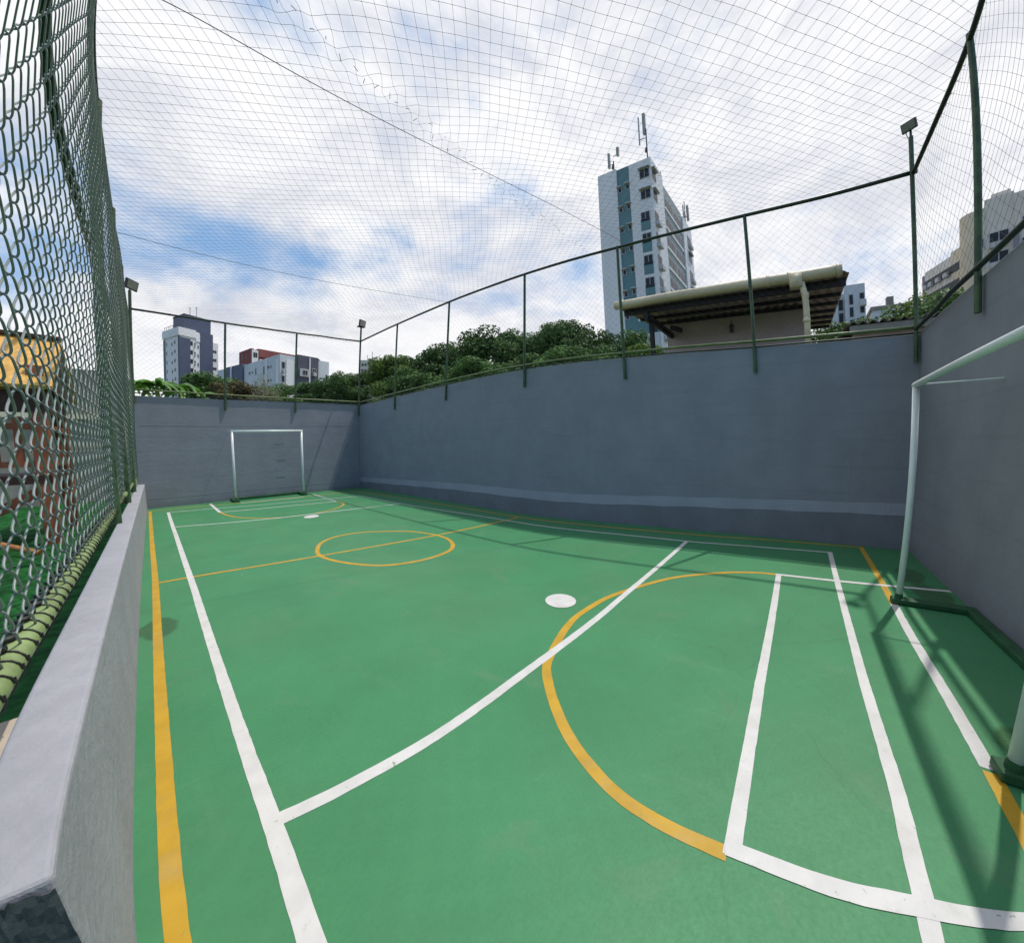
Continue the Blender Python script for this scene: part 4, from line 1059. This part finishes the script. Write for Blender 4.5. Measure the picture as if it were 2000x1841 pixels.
TREES = [
    (30.2, 34, 12.7, 3.7, 0, 'bright yellow green tree just right of the far corner pole', 'leaf_bright'),
    (26.3, 40, 10.3, 3.6, 1, 'green tree right behind the far corner pole, left of the bright one', 'leaf'),
    (33.2, 36, 12.6, 5.2, 2, 'dark round tree between the bright tree and the second fence post', 'leaf'),
    (36.6, 33, 13.6, 5.2, 3, 'dark tree just left of the second fence post from the far corner', 'leaf'),
    (40.3, 38, 14.6, 5.6, 4, 'tree just right of the second fence post from the far corner', 'leaf'),
    (44.6, 34, 16.0, 5.6, 5, 'taller tree with gaps in its crown midway between the second and third fence posts', 'leaf'),
    (48.7, 36, 15.4, 4.6, 0, 'tree directly behind the third fence post from the far corner', 'leaf'),
    (51.4, 42, 15.1, 5.2, 1, 'flat topped tree just right of the third fence post from the far corner', 'leaf'),
    (54.9, 33, 17.6, 4.6, 2, 'tallest tree of the row, left of the teal striped tower', 'leaf'),
    (58.2, 33, 17.4, 4.4, 3, 'tree touching the left edge of the teal striped tower', 'leaf'),
    (61.2, 30, 16.0, 4.0, 4, 'tree covering the left foot of the teal striped tower', 'leaf'),
    (65.2, 27, 16.1, 4.0, 5, 'dark leafy tree covering the foot of the teal strip, behind a fence post', 'leaf'),
    (67.9, 24, 13.8, 3.0, 1, 'small bright tree beside the canopy porch post', 'leaf_bright'),
    (42.5, 26, 12.0, 4.4, 2, 'lower tree in front of the row, right of the second fence post', 'leaf'),
    (50.0, 27, 12.6, 4.2, 3, 'lower tree in front of the row, at the third fence post', 'leaf'),
    (56.5, 26, 13.6, 4.2, 4, 'lower dark tree under the tallest tree of the row', 'leaf'),
    (34.5, 27, 10.8, 4.0, 5, 'lower tree in front of the dark round tree', 'leaf'),
    (19.2, 52, 9.0, 6.0, 1, 'wide low green tree below the dark bay of the white block', 'leaf'),
    (22.6, 44, 9.9, 5.0, 2, 'green tree at the right end of the white block', 'leaf'),
    (15.2, 50, 8.8, 5.6, 3, 'low green tree under the corner of the white block', 'leaf'),
    (23.6, 38, 10.4, 3.4, 4, 'green tree just left of the far corner pole', 'leaf'),
    (5.9, 34, 9.3, 4.2, 0, 'dark green tree in front of the navy tower', 'leaf'),
    (8.3, 32, 8.9, 3.4, 2, 'dry brown bush left of the first far fence post', 'leaf_dry'),
    (10.9, 33, 8.4, 3.2, 4, 'olive bush right of the first far fence post', 'leaf_dry'),
    (94.6, 26, 14.9, 3.4, 1, 'bright bush below the white block right of the canopy', 'leaf_bright'),
    (98.3, 23, 15.6, 3.2, 3, 'thin topped tree behind the wavy shed roof', 'leaf'),
    (102.2, 24, 16.6, 3.8, 5, 'tree behind the close corner floodlight pole', 'leaf_bright'),
    (105.6, 22, 16.2, 3.2, 0, 'tree right of the close corner pole, under the beige blocks', 'leaf'),
]
for a_ in TREES: tree(*a_)
tree(12.0, 30, 9.9, 1.6, 5, 'pale flowering shrub in front of the white block, beside the slate block', 'leaf_pale')
tree(14.2, 30, 8.3, 1.2, 3, 'small pale shrub against the white block', 'leaf_pale')

# leafy plants peeping over the long wall
SHR = {}
for i, (y, h, w) in enumerate([(5.2, 3.20, 1.2), (6.5, 3.24, 1.3), (7.9, 3.22, 1.2), (9.1, 3.24, 1.3), (10.6, 3.20, 1.4), (11.9, 3.22, 1.3), (13.4, 3.25, 1.3), (14.6, 3.3, 1.2)]):
    x = XR + 0.6 + 0.1 * (i % 3)
    names = ['fourth', 'third', 'second', 'first']
    where = ['just before the fourth fence post', 'left of the fourth fence post', 'between the third and second fence posts', 'midway left of the third fence post', 'just left of the second fence post',
             'right of the first fence post', 'left of the first fence post', 'in the far corner'][i]
    t = thing('shrub', 'leafy shrub peeping over the long wall ' + where, 'shrub', (x, y, 2.55), 0, 'shrubs behind the long wall')
    lob = [(rng.normal(0, 0.12), rng.normal(0, 0.32), 0.35 + rng.random() * 0.25, 0.16 + 0.08 * rng.random()) for _ in range(9)]
    link('crown', leaf_cloud(lob, 900, 0.055, 'crown', M['leaf_bright'] if i % 2 else M['leaf'], 800 + i), t)
    s_ = MB()
    for l in lob[:5]: s_.tube([(0, 0, -0.05), (l[0] * 0.6, l[1] * 0.6, l[2] * 0.6), l[:3]], [0.02, 0.014, 0.006], 5)
    link('stem', s_.mesh('stem', M['bark']), t)


def tropical(loc, scale, nleaf, label, seed):
    r_ = np.random.default_rng(seed)
    t = thing('tropical_plant', label, 'plant', loc, 0, 'tropical plants behind the end wall')
    part('stem', MB().tube([(0, 0, -0.3), (0.03, 0.02, 0.6 * scale), (0.0, 0.05, 1.2 * scale)], [0.09 * scale, 0.08 * scale, 0.05 * scale], 8), M['stem'], t, world=False, smooth=True)
    for k_ in range(nleaf):
        a = r_.uniform(0, 2 * np.pi); ln_ = scale * r_.uniform(0.7, 1.15); up = r_.uniform(0.1, 0.9)
        tt = np.linspace(0, 1, 9); rad = ln_ * tt
        zc_ = 1.15 * scale + ln_ * (up * tt - 0.85 * tt ** 2)
        w = 0.11 * scale * np.sin(np.pi * np.clip(tt * 0.93 + 0.05, 0, 1)) + 0.003
        cx, cy = np.cos(a) * rad, np.sin(a) * rad; sx, sy = -np.sin(a), np.cos(a)
        L = np.stack([cx + sx * w, cy + sy * w, zc_ - 0.25 * w], 1); C_ = np.stack([cx, cy, zc_ + 0.15 * w], 1); Rr = np.stack([cx - sx * w, cy - sy * w, zc_ - 0.25 * w], 1)
        f = []
        for i in range(8): f += [(i, i + 9, i + 10, i + 1), (i + 9, i + 18, i + 19, i + 10)]
        part('leaf', MB().add(np.r_[L, C_, Rr], f), M['leaf_tropic'], t, world=False, smooth=True)


tropical((0.45, 18.8, 2.85), 0.95, 20, 'broad leaved tropical plant above the far left end of the end wall', 1)
tropical((1.15, 19.4, 2.85), 1.0, 22, 'larger tropical plant with a pale stem left of the first far post', 2)
tropical((-0.25, 19.2, 2.85), 1.0, 18, 'tropical plant half hidden by the chain link fence', 3)
tropical((1.75, 19.8, 2.75), 0.85, 16, 'lowest tropical plant, under the navy tower', 4)
